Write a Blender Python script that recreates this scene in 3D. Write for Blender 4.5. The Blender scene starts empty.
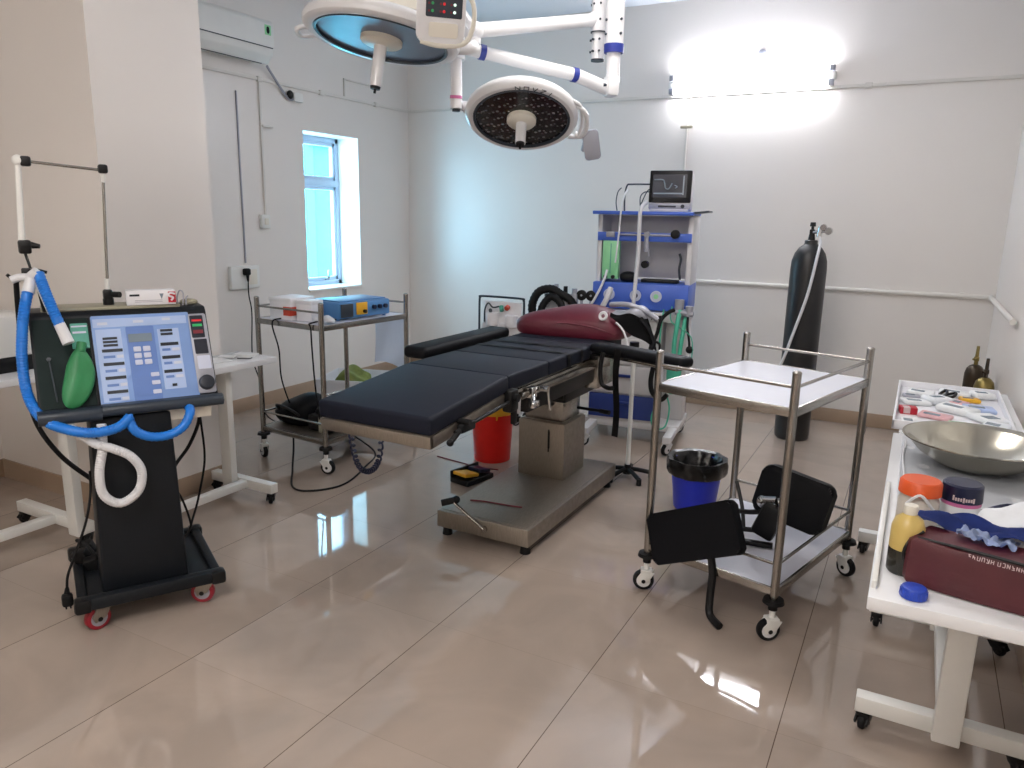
import bpy, bmesh, math, random
from mathutils import Vector, Matrix
random.seed(11)
COL = bpy.context.scene.collection
R = math.radians

# ------------------------------------------------------------------ materials
def lin(h):
    h = h.lstrip('#')
    out = []
    for i in (0, 2, 4):
        c = int(h[i:i+2], 16) / 255
        out.append(c / 12.92 if c <= .04045 else ((c + .055) / 1.055) ** 2.4)
    return tuple(out) + (1,)

def mat(name, col, rough=.5, metal=0, var=.06, vscale=6, bump=0, bscale=40, coat=0, emit=0, spec=.5, aniso=None):
    m = bpy.data.materials.new(name); m.use_nodes = True
    nt = m.node_tree; b = nt.nodes['Principled BSDF']
    c = lin(col)
    tc = nt.nodes.new('ShaderNodeTexCoord')
    nz = nt.nodes.new('ShaderNodeTexNoise'); nz.inputs['Scale'].default_value = vscale; nz.inputs['Detail'].default_value = 3
    nt.links.new(tc.outputs['Object'], nz.inputs['Vector'])
    if aniso:
        mp = nt.nodes.new('ShaderNodeMapping'); mp.inputs['Scale'].default_value = aniso
        nt.links.new(tc.outputs['Object'], mp.inputs['Vector']); nt.links.new(mp.outputs['Vector'], nz.inputs['Vector'])
    rp = nt.nodes.new('ShaderNodeValToRGB')
    rp.color_ramp.elements[0].position = .3; rp.color_ramp.elements[1].position = .7
    rp.color_ramp.elements[0].color = tuple(x * (1 - var) for x in c[:3]) + (1,)
    rp.color_ramp.elements[1].color = tuple(min(1, x * (1 + var)) for x in c[:3]) + (1,)
    nt.links.new(nz.outputs['Fac'], rp.inputs['Fac']); nt.links.new(rp.outputs['Color'], b.inputs['Base Color'])
    b.inputs['Roughness'].default_value = rough; b.inputs['Metallic'].default_value = metal
    b.inputs['Coat Weight'].default_value = coat; b.inputs['Specular IOR Level'].default_value = spec
    if emit:
        nt.links.new(rp.outputs['Color'], b.inputs['Emission Color']); b.inputs['Emission Strength'].default_value = emit
    if bump:
        n2 = nt.nodes.new('ShaderNodeTexNoise'); n2.inputs['Scale'].default_value = bscale; n2.inputs['Detail'].default_value = 4
        nt.links.new(tc.outputs['Object'], n2.inputs['Vector'])
        bp = nt.nodes.new('ShaderNodeBump'); bp.inputs['Strength'].default_value = bump; bp.inputs['Distance'].default_value = .01
        nt.links.new(n2.outputs['Fac'], bp.inputs['Height']); nt.links.new(bp.outputs['Normal'], b.inputs['Normal'])
    return m

def clear_mat(name, col, rough=.1, tr=.75):
    """thin translucent plastic or glass: tinted transparency under a gloss"""
    m = bpy.data.materials.new(name); m.use_nodes = True
    nt = m.node_tree; nt.nodes.clear()
    out = nt.nodes.new('ShaderNodeOutputMaterial'); mx = nt.nodes.new('ShaderNodeMixShader')
    t = nt.nodes.new('ShaderNodeBsdfTransparent'); t.inputs['Color'].default_value = lin(col)
    p = nt.nodes.new('ShaderNodeBsdfPrincipled'); p.inputs['Base Color'].default_value = lin(col); p.inputs['Roughness'].default_value = rough
    nz = nt.nodes.new('ShaderNodeTexNoise'); nz.inputs['Scale'].default_value = 8
    mp = nt.nodes.new('ShaderNodeMapRange'); mp.inputs['To Min'].default_value = 1 - tr - .03; mp.inputs['To Max'].default_value = 1 - tr + .03
    nt.links.new(nz.outputs['Fac'], mp.inputs['Value']); nt.links.new(mp.outputs['Result'], mx.inputs['Fac'])
    nt.links.new(t.outputs['BSDF'], mx.inputs[1]); nt.links.new(p.outputs['BSDF'], mx.inputs[2]); nt.links.new(mx.outputs['Shader'], out.inputs['Surface'])
    return m

M = dict(
    wall=mat('wall paint', '#e6e1dc', .33, var=.015, vscale=1.2, bump=.03, bscale=9),
    ceil=mat('ceiling paint', '#e9ecf2', .8, var=.01),
    base=mat('skirting tile', '#ab9580', .3, var=.08, vscale=3),
    conduit=mat('conduit plastic', '#dcd8d2', .45, var=.02),
    white=mat('white enamel', '#e4e4e0', .35, var=.03),
    cream=mat('cream plastic', '#e2ddd0', .4, var=.02),
    lampw=mat('lamp white', '#e6e6e8', .28, var=.02, coat=.3),
    board=mat('laminate white', '#e3e4e6', .25, var=.03),
    shelf=mat('shelf white', '#e3e6f2', .22, var=.02),
    steel=mat('brushed steel', '#a09c96', .27, 1, var=.09, vscale=12, aniso=(3, 60, 3)),
    steeld=mat('dull steel', '#968e84', .42, .85, var=.12, vscale=10, aniso=(40, 3, 3)),
    basin=mat('basin steel', '#b9b4a6', .2, 1, var=.05),
    chrome=mat('chrome', '#d2d2d2', .12, 1, var=.02),
    black=mat('black plastic', '#0f0f11', .42, spec=.3, var=.2),
    rubber=mat('black rubber', '#111113', .6, spec=.25, var=.15),
    pad=mat('black vinyl', '#0d0e12', .55, spec=.14, var=.1, bump=.05, bscale=25),
    vinyl=mat('mattress vinyl', '#131724', .6, spec=.2, var=.12, vscale=5, bump=.06, bscale=14),
    seam=mat('mattress seam', '#08080b', .5, var=.1),
    char=mat('charcoal shell', '#14181d', .45, spec=.25, var=.08),
    slate=mat('slate shell', '#2b343f', .4, var=.06),
    dkgreen=mat('dark green panel', '#0e1f1e', .6, var=.1, spec=.2),
    teal=mat('teal sticker', '#4b9f8b', .4, var=.1, vscale=30),
    panel=mat('control face blue', '#7f9fd6', .35, var=.08, vscale=7),
    panell=mat('control face light', '#a9bfe6', .35, var=.05),
    paneld=mat('control face deep', '#5f7fbf', .35, var=.05),
    ink=mat('dark ink', '#101826', .4, var=.1),
    key=mat('pale key', '#c9cfe2', .35, var=.03),
    lcd=mat('lcd grey', '#7d8c98', .2, var=.05),
    silver=mat('silver plastic', '#9d9fa9', .4, .2, var=.04),
    redled=mat('red lamp', '#c01824', .4, emit=.3, var=.05),
    greenled=mat('green lamp', '#1f9250', .4, emit=.15, var=.05),
    whiteled=mat('white lamp', '#cfeee0', .4, emit=.6, var=.02),
    maroonled=mat('dim red lamp', '#6c1d28', .4, emit=.1),
    bluehose=mat('blue hose', '#1270cc', .38, var=.06),
    whose=mat('white hose', '#d9dadd', .45, var=.03),
    greenbag=mat('green rubber', '#2b7d4b', .45, var=.12, vscale=9),
    greenhose=mat('green hose', '#4fb79a', .45, var=.1),
    greenglass=mat('pale green scale', '#93dba4', .3, var=.06),
    redwheel=mat('red wheel', '#8e1626', .4, var=.08),
    redbin=mat('red plastic', '#d8180f', .4, var=.06),
    yellow=mat('yellow plastic', '#e0a92a', .4, var=.08),
    bluebin=mat('blue plastic', '#1a30c4', .38, var=.08),
    liner=mat('black liner', '#0b0b0d', .22, var=.2, bump=.5, bscale=22),
    gasblue=mat('machine blue', '#4064c4', .38, var=.06),
    gasblued=mat('machine dark blue', '#243a80', .38, var=.06),
    gaswhite=mat('machine white', '#d3d2d4', .4, var=.03),
    screen=mat('screen glass', '#2b2e38', .12, var=.15, vscale=9),
    trace=mat('screen trace', '#aab4c4', .3, emit=.25),
    ecgblue=mat('unit blue', '#4a7fb5', .4, var=.08),
    maroon=mat('maroon vinyl', '#5e1a2c', .42, var=.15, vscale=7, bump=.05, bscale=16),
    bagred=mat('maroon bag cloth', '#4c1820', .5, var=.14, vscale=9, bump=.15, bscale=30),
    pale=mat('pale print', '#c8b4b4', .5, var=.05),
    cloth=mat('white cloth', '#dfe2e6', .8, var=.04, bump=.15, bscale=30),
    bluecloth=mat('blue cloth', '#22377f', .85, var=.2, vscale=14, bump=.3, bscale=40),
    bluewrap=mat('blue white wrap', '#a9b9dc', .4, var=.25, vscale=18),
    orange=mat('orange lid', '#d7551f', .4, var=.06),
    navy=mat('navy lid', '#141a38', .35, var=.08),
    pink=mat('pink band', '#c86a9c', .4, var=.04),
    blister=mat('frosted plastic', '#c9c2b8', .35, var=.06),
    ochre=mat('antiseptic yellow', '#cdb268', .3, var=.08, vscale=9),
    brownliq=mat('dark brown liquid', '#25231c', .25, var=.1),
    bluecap=mat('blue cap', '#2143b0', .4, var=.05),
    cyl=mat('cylinder black', '#1c1b1c', .4, var=.18, vscale=3, bump=.04, bscale=20),
    brass=mat('aged brass', '#8a7a4a', .35, .85, var=.15),
    bronze=mat('dark bronze paint', '#3a2f22', .35, .4, var=.2),
    carton=mat('white carton', '#e6e6ea', .5, var=.03),
    olive=mat('olive cloth', '#6a7434', .8, var=.3, vscale=20, bump=.4, bscale=30),
    crimson=mat('crimson print', '#b3142c', .45, var=.05),
    redprint=mat('red label', '#c2452f', .5, var=.06),
    pinkpack=mat('pink packet', '#cfa2a6', .5, var=.12, vscale=30),
    paper=mat('packet paper', '#dfe1e2', .6, var=.06, vscale=30),
    tray=mat('white tray', '#e6e6ea', .35, var=.02),
    lampblue=mat('lamp blue ring', '#26368e', .4, var=.05),
    frame=mat('window frame', '#b3bdd0', .4, var=.02),
    outwall=mat('turquoise render', '#3cc8d6', .8, var=.05, vscale=.6),
    redtube=mat('dark red cord', '#7a2f38', .5, var=.05),
    tube=mat('lit tube', '#f4f6ff', .4, var=0, emit=62),
    tubeback=mat('lit tube warm', '#fffaf4', .4, var=0, emit=30),
    olivetop=mat('olive grey top', '#97937f', .45, var=.05),
    sheet=clear_mat('pale blue film', '#eaf1fd', .3, .35), film=clear_mat('white film', '#f0f2f5', .3, .2),
    bottle=clear_mat('clear bottle', '#f0efe6', .1, .6),
)
def floor_mat():
    m = bpy.data.materials.new('polished floor tiles'); m.use_nodes = True
    nt = m.node_tree; b = nt.nodes['Principled BSDF']; L = nt.links.new
    tc = nt.nodes.new('ShaderNodeTexCoord')
    mp = nt.nodes.new('ShaderNodeMapping'); mp.inputs['Location'].default_value = (.875 + 6.5, -1.62 + 6.5, 0)
    L(tc.outputs['Object'], mp.inputs['Vector'])
    def joints(wd, rh, c1, c2, mo, ms):
        q = nt.nodes.new('ShaderNodeTexBrick'); q.offset = 0; q.squash = 1
        for k, v in (('Scale', 1), ('Brick Width', wd), ('Row Height', rh), ('Mortar Size', ms), ('Mortar Smooth', .1), ('Bias', 0), ('Color1', lin(c1)), ('Color2', lin(c2)), ('Mortar', lin(mo))): q.inputs[k].default_value = v
        L(mp.outputs['Vector'], q.inputs['Vector']); return q
    br = joints(.65, .65, '#a6988d', '#aa9c91', '#9c8e83', .0012)
    br2 = joints(.65, 130, '#ffffff', '#ffffff', '#a2978e', .0017)
    mx0 = nt.nodes.new('ShaderNodeMix'); mx0.data_type = 'RGBA'; mx0.blend_type = 'MULTIPLY'; mx0.inputs['Factor'].default_value = 1
    L(br.outputs['Color'], mx0.inputs['A']); L(br2.outputs['Color'], mx0.inputs['B'])
    nz = nt.nodes.new('ShaderNodeTexNoise'); nz.inputs['Scale'].default_value = 2.2; nz.inputs['Detail'].default_value = 6; nz.inputs['Distortion'].default_value = 1.2
    L(tc.outputs['Object'], nz.inputs['Vector'])
    rp = nt.nodes.new('ShaderNodeValToRGB'); rp.color_ramp.elements[0].color = (.90, .90, .90, 1); rp.color_ramp.elements[1].color = (1.06, 1.04, 1.02, 1)
    rp.color_ramp.elements[0].position = .35; rp.color_ramp.elements[1].position = .65
    L(nz.outputs['Fac'], rp.inputs['Fac'])
    mx = nt.nodes.new('ShaderNodeMix'); mx.data_type = 'RGBA'; mx.blend_type = 'MULTIPLY'; mx.inputs['Factor'].default_value = 1
    L(mx0.outputs['Result'], mx.inputs['A']); L(rp.outputs['Color'], mx.inputs['B']); L(mx.outputs['Result'], b.inputs['Base Color'])
    b.inputs['Roughness'].default_value = .045; b.inputs['Specular IOR Level'].default_value = .75
    bp = nt.nodes.new('ShaderNodeBump'); bp.inputs['Strength'].default_value = .25; bp.inputs['Distance'].default_value = .002; bp.invert = True
    L(br.outputs['Fac'], bp.inputs['Height']); L(bp.outputs['Normal'], b.inputs['Normal'])
    return m
M['floor'] = floor_mat()
def led_lens():
    m = bpy.data.materials.new('led lens'); m.use_nodes = True
    nt = m.node_tree; b = nt.nodes['Principled BSDF']; L = nt.links.new
    tc = nt.nodes.new('ShaderNodeTexCoord'); vo = nt.nodes.new('ShaderNodeTexVoronoi'); vo.inputs['Scale'].default_value = 40; vo.inputs['Randomness'].default_value = .25
    L(tc.outputs['Object'], vo.inputs['Vector'])
    rp = nt.nodes.new('ShaderNodeValToRGB'); e = rp.color_ramp.elements
    e[0].position = .22; e[0].color = lin('#7a7678'); e[1].position = .34; e[1].color = lin('#17161a')
    L(vo.outputs['Distance'], rp.inputs['Fac']); L(rp.outputs['Color'], b.inputs['Base Color']); b.inputs['Roughness'].default_value = .22
    return m
M['led'] = led_lens()
def glass(name, col):
    m = bpy.data.materials.new(name); m.use_nodes = True
    nt = m.node_tree; nt.nodes.clear(); L = nt.links.new
    out = nt.nodes.new('ShaderNodeOutputMaterial'); mx = nt.nodes.new('ShaderNodeMixShader')
    t = nt.nodes.new('ShaderNodeBsdfTransparent'); t.inputs['Color'].default_value = lin(col)
    g = nt.nodes.new('ShaderNodeBsdfGlossy'); g.inputs['Roughness'].default_value = .02
    mx.inputs['Fac'].default_value = .05; L(t.outputs['BSDF'], mx.inputs[1]); L(g.outputs['BSDF'], mx.inputs[2]); L(mx.outputs['Shader'], out.inputs['Surface'])
    return m
M['lensglass'] = mat('lens glass', '#5f6c84', .32, .2, var=.08, vscale=9)
M['glass'] = glass('window glass', '#dff8fa')

# ------------------------------------------------------------------ mesh builder
def catmull(pts, n=6, closed=False):
    P = [Vector(p) for p in pts]
    if len(P) < 3: return P
    out = []; N = len(P)
    rng = range(N if closed else N - 1)
    for i in rng:
        g = (lambda k: P[k % N]) if closed else (lambda k: P[max(0, min(N - 1, k))])
        a, b, c, d = g(i - 1), g(i), g(i + 1), g(i + 2)
        for j in range(n):
            t = j / n
            out.append(.5 * ((2 * b) + (c - a) * t + (2 * a - 5 * b + 4 * c - d) * t * t + (3 * b - a - 3 * c + d) * t ** 3))
    if not closed: out.append(P[-1])
    return out

class MB:
    def __init__(s, M0=None):
        s.bm = bmesh.new(); s.mi = 0; s.M = M0 or Matrix()
    def _add(s, t, Mx=None):
        bmesh.ops.recalc_face_normals(t, faces=t.faces)
        for f in t.faces: f.material_index = s.mi
        t.transform(s.M @ (Mx or Matrix()))
        me = bpy.data.meshes.new('tmp'); t.to_mesh(me); t.free(); s.bm.from_mesh(me); bpy.data.meshes.remove(me)
        return s
    def box(s, c, d, rot=(0, 0, 0), bev=0, seg=2, taper=None):
        t = bmesh.new(); bmesh.ops.create_cube(t, size=1)
        for v in t.verts:
            v.co = Vector((v.co.x * d[0], v.co.y * d[1], v.co.z * d[2]))
            if taper and v.co.z > 0: v.co.x *= taper[0]; v.co.y *= taper[1]
        if bev: bmesh.ops.bevel(t, geom=list(t.edges), offset=min(bev, min(d) * .49), segments=seg, affect='EDGES', profile=.5)
        from mathutils import Euler
        return s._add(t, Matrix.Translation(c) @ Euler(rot).to_matrix().to_4x4())
    def bb(s, x0, x1, y0, y1, z0, z1, bev=0, seg=2):
        return s.box(((x0+x1)/2, (y0+y1)/2, (z0+z1)/2), (abs(x1-x0), abs(y1-y0), abs(z1-z0)), bev=bev, seg=seg)
    def cyl(s, p0, p1, r0, r1=None, seg=20, bev=0):
        p0, p1 = Vector(p0), Vector(p1); r1 = r0 if r1 is None else r1
        t = bmesh.new(); h = (p1 - p0).length
        bmesh.ops.create_cone(t, cap_ends=True, segments=seg, radius1=r0, radius2=r1, depth=h)
        if bev: bmesh.ops.bevel(t, geom=[e for e in t.edges if abs(e.verts[0].co.z - e.verts[1].co.z) < 1e-6], offset=bev, segments=2, affect='EDGES', profile=.5)
        q = Vector((0, 0, 1)).rotation_difference((p1 - p0).normalized())
        return s._add(t, Matrix.Translation((p0 + p1) / 2) @ q.to_matrix().to_4x4())
    def tube(s, pts, r, n=6, seg=10, closed=False, rib=0, smooth=True):
        P = catmull(pts, n, closed) if smooth else [Vector(p) for p in pts]
        if rib:  # corrugated hose: resample densely
            D = [P[0]]; step = rib / 2
            for a, b in zip(P, P[1:]):
                k = max(1, int((b - a).length / step))
                D += [a.lerp(b, (j + 1) / k) for j in range(k)]
            P = D
        t = bmesh.new(); rings = []; N = len(P)
        up = None
        for i, p in enumerate(P):
            d = (P[(i + 1) % N] - P[i - 1]) if closed else (P[min(i + 1, N - 1)] - P[max(i - 1, 0)])
            if d.length < 1e-9: d = Vector((0, 0, 1))
            d.normalize()
            if up is None:
                up = d.orthogonal().normalized()
            else:
                up = up - d * up.dot(d)
                up = up.normalized() if up.length > 1e-6 else d.orthogonal().normalized()
            sd = d.cross(up)
            rr = r(i / (N - 1)) if callable(r) else r
            if rib: rr *= (1.0 if i % 2 else .90)
            rings.append([t.verts.new(p + (up * math.cos(a) + sd * math.sin(a)) * rr) for a in [2 * math.pi * k / seg for k in range(seg)]])
        for i in range(N if closed else N - 1):
            A, B = rings[i], rings[(i + 1) % N]
            for k in range(seg): t.faces.new((A[k], A[(k + 1) % seg], B[(k + 1) % seg], B[k]))
        if not closed:
            t.faces.new(rings[0]); t.faces.new(rings[-1])
        return s._add(t)
    def lathe(s, prof, c=(0, 0, 0), seg=36, Mx=None, wob=None):
        t = bmesh.new(); rings = []
        for (r, z) in prof:
            if r < 1e-5: rings.append([t.verts.new((0, 0, z))])
            else:
                rings.append([t.verts.new(((r + (wob(k / seg, z) if wob else 0)) * math.cos(2 * math.pi * k / seg), (r + (wob(k / seg, z) if wob else 0)) * math.sin(2 * math.pi * k / seg), z)) for k in range(seg)])
        for A, B in zip(rings, rings[1:]):
            for k in range(seg):
                a, b = A[k % len(A)], A[(k + 1) % len(A)]; c2, d = B[(k + 1) % len(B)], B[k % len(B)]
                vs = []
                for v in (a, b, c2, d):
                    if v not in vs: vs.append(v)
                if len(vs) >= 3: t.faces.new(vs)
        return s._add(t, Matrix.Translation(c) @ (Mx or Matrix()))
    def ball(s, c, r, Mx=None, u=20, v=12):
        t = bmesh.new(); bmesh.ops.create_uvsphere(t, u_segments=u, v_segments=v, radius=1)
        rr = (r, r, r) if not hasattr(r, '__len__') else r
        return s._add(t, Matrix.Translation(c) @ (Mx or Matrix()) @ Matrix.Diagonal((*rr, 1)))
    def prism(s, poly, h0, h1, Mx=None, bev=0, seg=2):
        """poly in XY extruded along Z from h0 to h1"""
        t = bmesh.new()
        A = [t.verts.new((x, y, h0)) for x, y in poly]; B = [t.verts.new((x, y, h1)) for x, y in poly]
        t.faces.new(A); t.faces.new(B); n = len(poly)
        for i in range(n): t.faces.new((A[i], A[(i + 1) % n], B[(i + 1) % n], B[i]))
        if bev: bmesh.ops.bevel(t, geom=list(t.edges), offset=bev, segments=seg, affect='EDGES', profile=.5)
        return s._add(t, Mx)
    def rrect(s, w, h, rad, h0, h1, Mx=None, bev=0, n=5):
        return s.prism(rr_poly(w, h, rad, n), h0, h1, Mx, bev)
    def grid(s, fn, nu, nv, thick=0):
        t = bmesh.new(); V = [[t.verts.new(fn(i / nu, j / nv)) for j in range(nv + 1)] for i in range(nu + 1)]
        for i in range(nu):
            for j in range(nv): t.faces.new((V[i][j], V[i+1][j], V[i+1][j+1], V[i][j+1]))
        if thick: bmesh.ops.solidify(t, geom=list(t.faces), thickness=thick)
        return s._add(t)
    def superbox(s, c, d, e=4, u=32, v=20, fn=None, Mx=None):
        """puffy cushion: superellipsoid"""
        t = bmesh.new(); bmesh.ops.create_uvsphere(t, u_segments=u, v_segments=v, radius=1)
        for q in t.verts:
            x, y, z = q.co
            k = (abs(x) ** e + abs(y) ** e) ** (1 / e) if (x or y) else 1
            m = math.hypot(x, y)
            if k > 1e-6: x, y = x * m / k, y * m / k
            q.co = Vector((x * d[0] / 2, y * d[1] / 2, (abs(z) ** .75) * (1 if z > 0 else -1) * d[2] / 2))
            if fn: q.co = Vector(fn(*q.co))
        return s._add(t, Matrix.Translation(c) @ (Mx or Matrix()))
    def build(s, name, mats, parent=None, smooth=38):
        me = bpy.data.meshes.new(name); s.bm.to_mesh(me); s.bm.free()
        for p in me.polygons: p.use_smooth = True
        me.set_sharp_from_angle(angle=R(smooth))
        for m in (mats if isinstance(mats, (list, tuple)) else [mats]): me.materials.append(M[m] if isinstance(m, str) else m)
        o = bpy.data.objects.new(name, me); COL.objects.link(o)
        if parent: o.parent = parent
        return o

def rr_poly(w, h, rad, n=5):
    P = []
    for cx, cy, a0 in ((w/2-rad, h/2-rad, 0), (-w/2+rad, h/2-rad, 90), (-w/2+rad, -h/2+rad, 180), (w/2-rad, -h/2+rad, 270)):
        for k in range(n + 1):
            a = R(a0 + 90 * k / n); P.append((cx + rad * math.cos(a), cy + rad * math.sin(a)))
    return P

def thing(name, loc, rz, label, cat, group=None):
    o = bpy.data.objects.new(name, None); COL.objects.link(o); o.empty_display_size = .1
    o.location = loc; o.rotation_euler = (0, 0, R(rz)); o['label'] = label; o['category'] = cat
    if group: o['group'] = group
    return o
def solo(mb, name, mats, loc, rz, label, cat, group=None):
    o = mb.build(name, mats); o.location = loc; o.rotation_euler = (0, 0, R(rz)); o['label'] = label; o['category'] = cat
    if group: o['group'] = group
    return o
def struct(mb, name, mats, parent=None):
    o = mb.build(name, mats, parent)
    if not parent: o['kind'] = 'structure'
    return o
def dup(root, loc, rz, label, group=None):
    r = root.copy(); COL.objects.link(r); r.location = loc; r.rotation_euler = (0, 0, R(rz)); r['label'] = label
    if group: r['group'] = group
    for ch in list(root.children):
        c = ch.copy(); COL.objects.link(c); c.parent = r
        for g in list(ch.children):
            d = g.copy(); COL.objects.link(d); d.parent = c
    return r
def along(a, b):
    """matrix: local z runs from a towards b, origin at a"""
    a, b = Vector(a), Vector(b)
    return Matrix.Translation(a) @ Vector((0, 0, 1)).rotation_difference((b - a).normalized()).to_matrix().to_4x4()

# ------------------------------------------------------------------ camera (measured from the photograph's vanishing points)
def make_camera():
    pi_, ro, ya, f = .2194043, -.01982304, .49123, 748.774
    fw = Vector((-math.sin(ya) * math.cos(pi_), math.cos(ya) * math.cos(pi_), -math.sin(pi_)))
    r = Vector((math.cos(ya), math.sin(ya), 0)); d = fw.cross(r)
    r2 = r * math.cos(ro) + d * math.sin(ro); d2 = -r * math.sin(ro) + d * math.cos(ro)
    cd = bpy.data.cameras.new('camera'); cam = bpy.data.objects.new('camera', cd); COL.objects.link(cam)
    m = Matrix((r2, -d2, -fw)).transposed().to_4x4(); m.translation = (0, 0, 1.6)
    cam.matrix_world = m; cd.sensor_width = 36; cd.lens = f * 36 / 1024; cd.clip_start = .02; cd.clip_end = 200
    bpy.context.scene.camera = cam
make_camera()

# ------------------------------------------------------------------ the room
XL, XR, YB, YF, ZC = -4.75, .515, 6.53, -2.2, 3.36
WT = .32
struct(MB().bb(XL - .3, XR + .3, YF - .3, YB + .3, -.12, 0), 'floor', 'floor')
struct(MB().bb(XL - .3, XR + .3, YF - .3, YB + .3, ZC, ZC + .12), 'ceiling', 'ceil')
struct(MB().bb(XL - WT, XR + .3, YB, YB + WT, 0, ZC), 'wall_back', 'wall')
struct(MB().bb(XR, XR + WT, YF, YB, 0, ZC), 'wall_right', 'wall')
struct(MB().bb(XL - WT, XR + .3, YF - WT, YF, 0, ZC), 'wall_front', 'wall')
WY0, WY1, WZ0, WZ1 = 5.02, 5.735, .93, 2.285
b = MB()
WS = 4.74      # the near jamb is splayed
b.prism([(XL - WT, YF), (XL, YF), (XL, WY0), (XL - WT, WS)], WZ0, WZ1); b.bb(XL - WT, XL, WY1, YB, WZ0, WZ1)
b.bb(XL - WT, XL, YF, YB, 0, WZ0); b.bb(XL - WT, XL, YF, YB, WZ1, ZC)
struct(b, 'wall_left', 'wall')
PX, PY0, PY1 = -3.555, 2.36, 3.01
struct(MB().bb(XL, PX, PY0, PY1, 0, ZC), 'pillar', 'wall')
# skirting
BH = .112
b = MB()
b.bb(XL, XL + .012, YF, PY0, 0, BH, bev=.002); b.bb(XL, XL + .012, PY1, YB, 0, BH, bev=.002)
b.bb(PX, PX + .012, PY0 - .012, PY1 + .012, 0, BH, bev=.002); b.bb(XL, PX, PY0 - .012, PY0, 0, BH); b.bb(XL, PX, PY1, PY1 + .012, 0, BH)
struct(b, 'baseboard_left', 'base')
struct(MB().bb(XL, XR, YB - .012, YB, 0, BH, bev=.002), 'baseboard_back', 'base')
struct(MB().bb(XR - .012, XR, YF, YB, 0, BH, bev=.002), 'baseboard_right', 'base')
struct(MB().bb(XL, XR, YF, YF + .012, 0, BH, bev=.002), 'baseboard_front', 'base')
# surface conduits
b = MB()
b.bb(XL, XL + .018, YF, PY0, 2.605, 2.63, bev=.004); b.bb(XL, XL + .018, PY1, YB, 2.605, 2.63, bev=.004)
for y in (4.55, 5.25, 6.0): b.box((XL + .012, y, 2.617), (.03, .05, .04), bev=.005)
b.bb(XL, XL + .016, 5.55, 5.565, 2.62, 2.78, bev=.003); b.bb(XL, XL + .016, 5.55, 5.95, 2.77, 2.785, bev=.003)
struct(b, 'trim_1', 'conduit')
b = MB()
b.bb(XL, XR, YB - .018, YB, 2.605, 2.63, bev=.004)
for x in (-3.2, -1.87, -.5): b.box((x, YB - .012, 2.617), (.05, .03, .04), bev=.005)
struct(b, 'trim_2', 'conduit')
b = MB()
b.cyl((-2.2, YB - .025, 1.09), (XR - .03, YB - .025, 1.09), .017, seg=14)
for x in (-1.5, -.9, -.2, .3): b.box((x, YB - .015, 1.09), (.03, .03, .05), bev=.004)
b.cyl((XR - .03, YB - .025, 1.09), (XR - .03, 4.9, 1.09), .017, seg=14); b.ball((XR - .03, YB - .025, 1.09), .022)
struct(b, 'trim_3', 'conduit')
# window: frame, transom, sashes, panes
XWf = XL - .27; WY0 = 4.79
b = MB()
fr = .045
b.bb(XWf - .03, XWf + .03, WY0, WY0 + fr, WZ0, WZ1, bev=.004); b.bb(XWf - .03, XWf + .03, WY1 - fr, WY1, WZ0, WZ1, bev=.004)
b.bb(XWf - .03, XWf + .03, WY0, WY1, WZ0, WZ0 + fr, bev=.004); b.bb(XWf - .03, XWf + .03, WY0, WY1, WZ1 - fr, WZ1, bev=.004)
b.bb(XWf - .035, XWf + .035, WY0, WY1, 1.845, 1.905, bev=.004)
wf = b.build('window_1', 'frame'); wf['kind'] = 'structure'
b = MB()
for (z0, z1) in ((WZ0 + fr, 1.845), (1.905, WZ1 - fr)):
    y0, y1 = WY0 + fr, WY1 - fr; s_ = .032
    b.bb(XWf - .018, XWf + .022, y0, y0 + s_, z0, z1, bev=.004); b.bb(XWf - .018, XWf + .022, y1 - s_, y1, z0, z1, bev=.004)
    b.bb(XWf - .018, XWf + .022, y0, y1, z0, z0 + s_, bev=.004); b.bb(XWf - .018, XWf + .022, y0, y1, z1 - s_, z1, bev=.004)
b.build('sash', 'frame', wf)
MB().bb(XWf - .003, XWf + .003, WY0 + .05, WY1 - .05, 1.91, WZ1 - .05).build('glass_pane', 'glass', wf)
MB().bb(XWf - .003, XWf + .003, WY0 + .05, WY1 - .05, WZ0 + .05, 1.84).build('glass_pane', 'glass', wf)
MB().cyl((XWf + .03, 5.5, .985), (XWf + .07, 5.5, 1.0), .009).box((XWf + .075, 5.5, 1.03), (.014, .02, .09), bev=.004).build('window_handle', 'steel', wf)
struct(MB().bb(XL - .24, XL + .02, 5.02, WY1, WZ0 - .02, WZ0 + .004, bev=.004), 'window_sill', 'wall')
# what the window looks out on: a turquoise neighbouring house
b = MB(); b.bb(-11, -9.2, 9.95, 16, -1, 2.75)
b.bb(-9.3, -9.1, 9.9, 16, 2.7, 2.8); b.bb(-9.2, -9.05, 9.95, 16, -.2, .1)
o = struct(b, 'exterior_wall', 'outwall')

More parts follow.
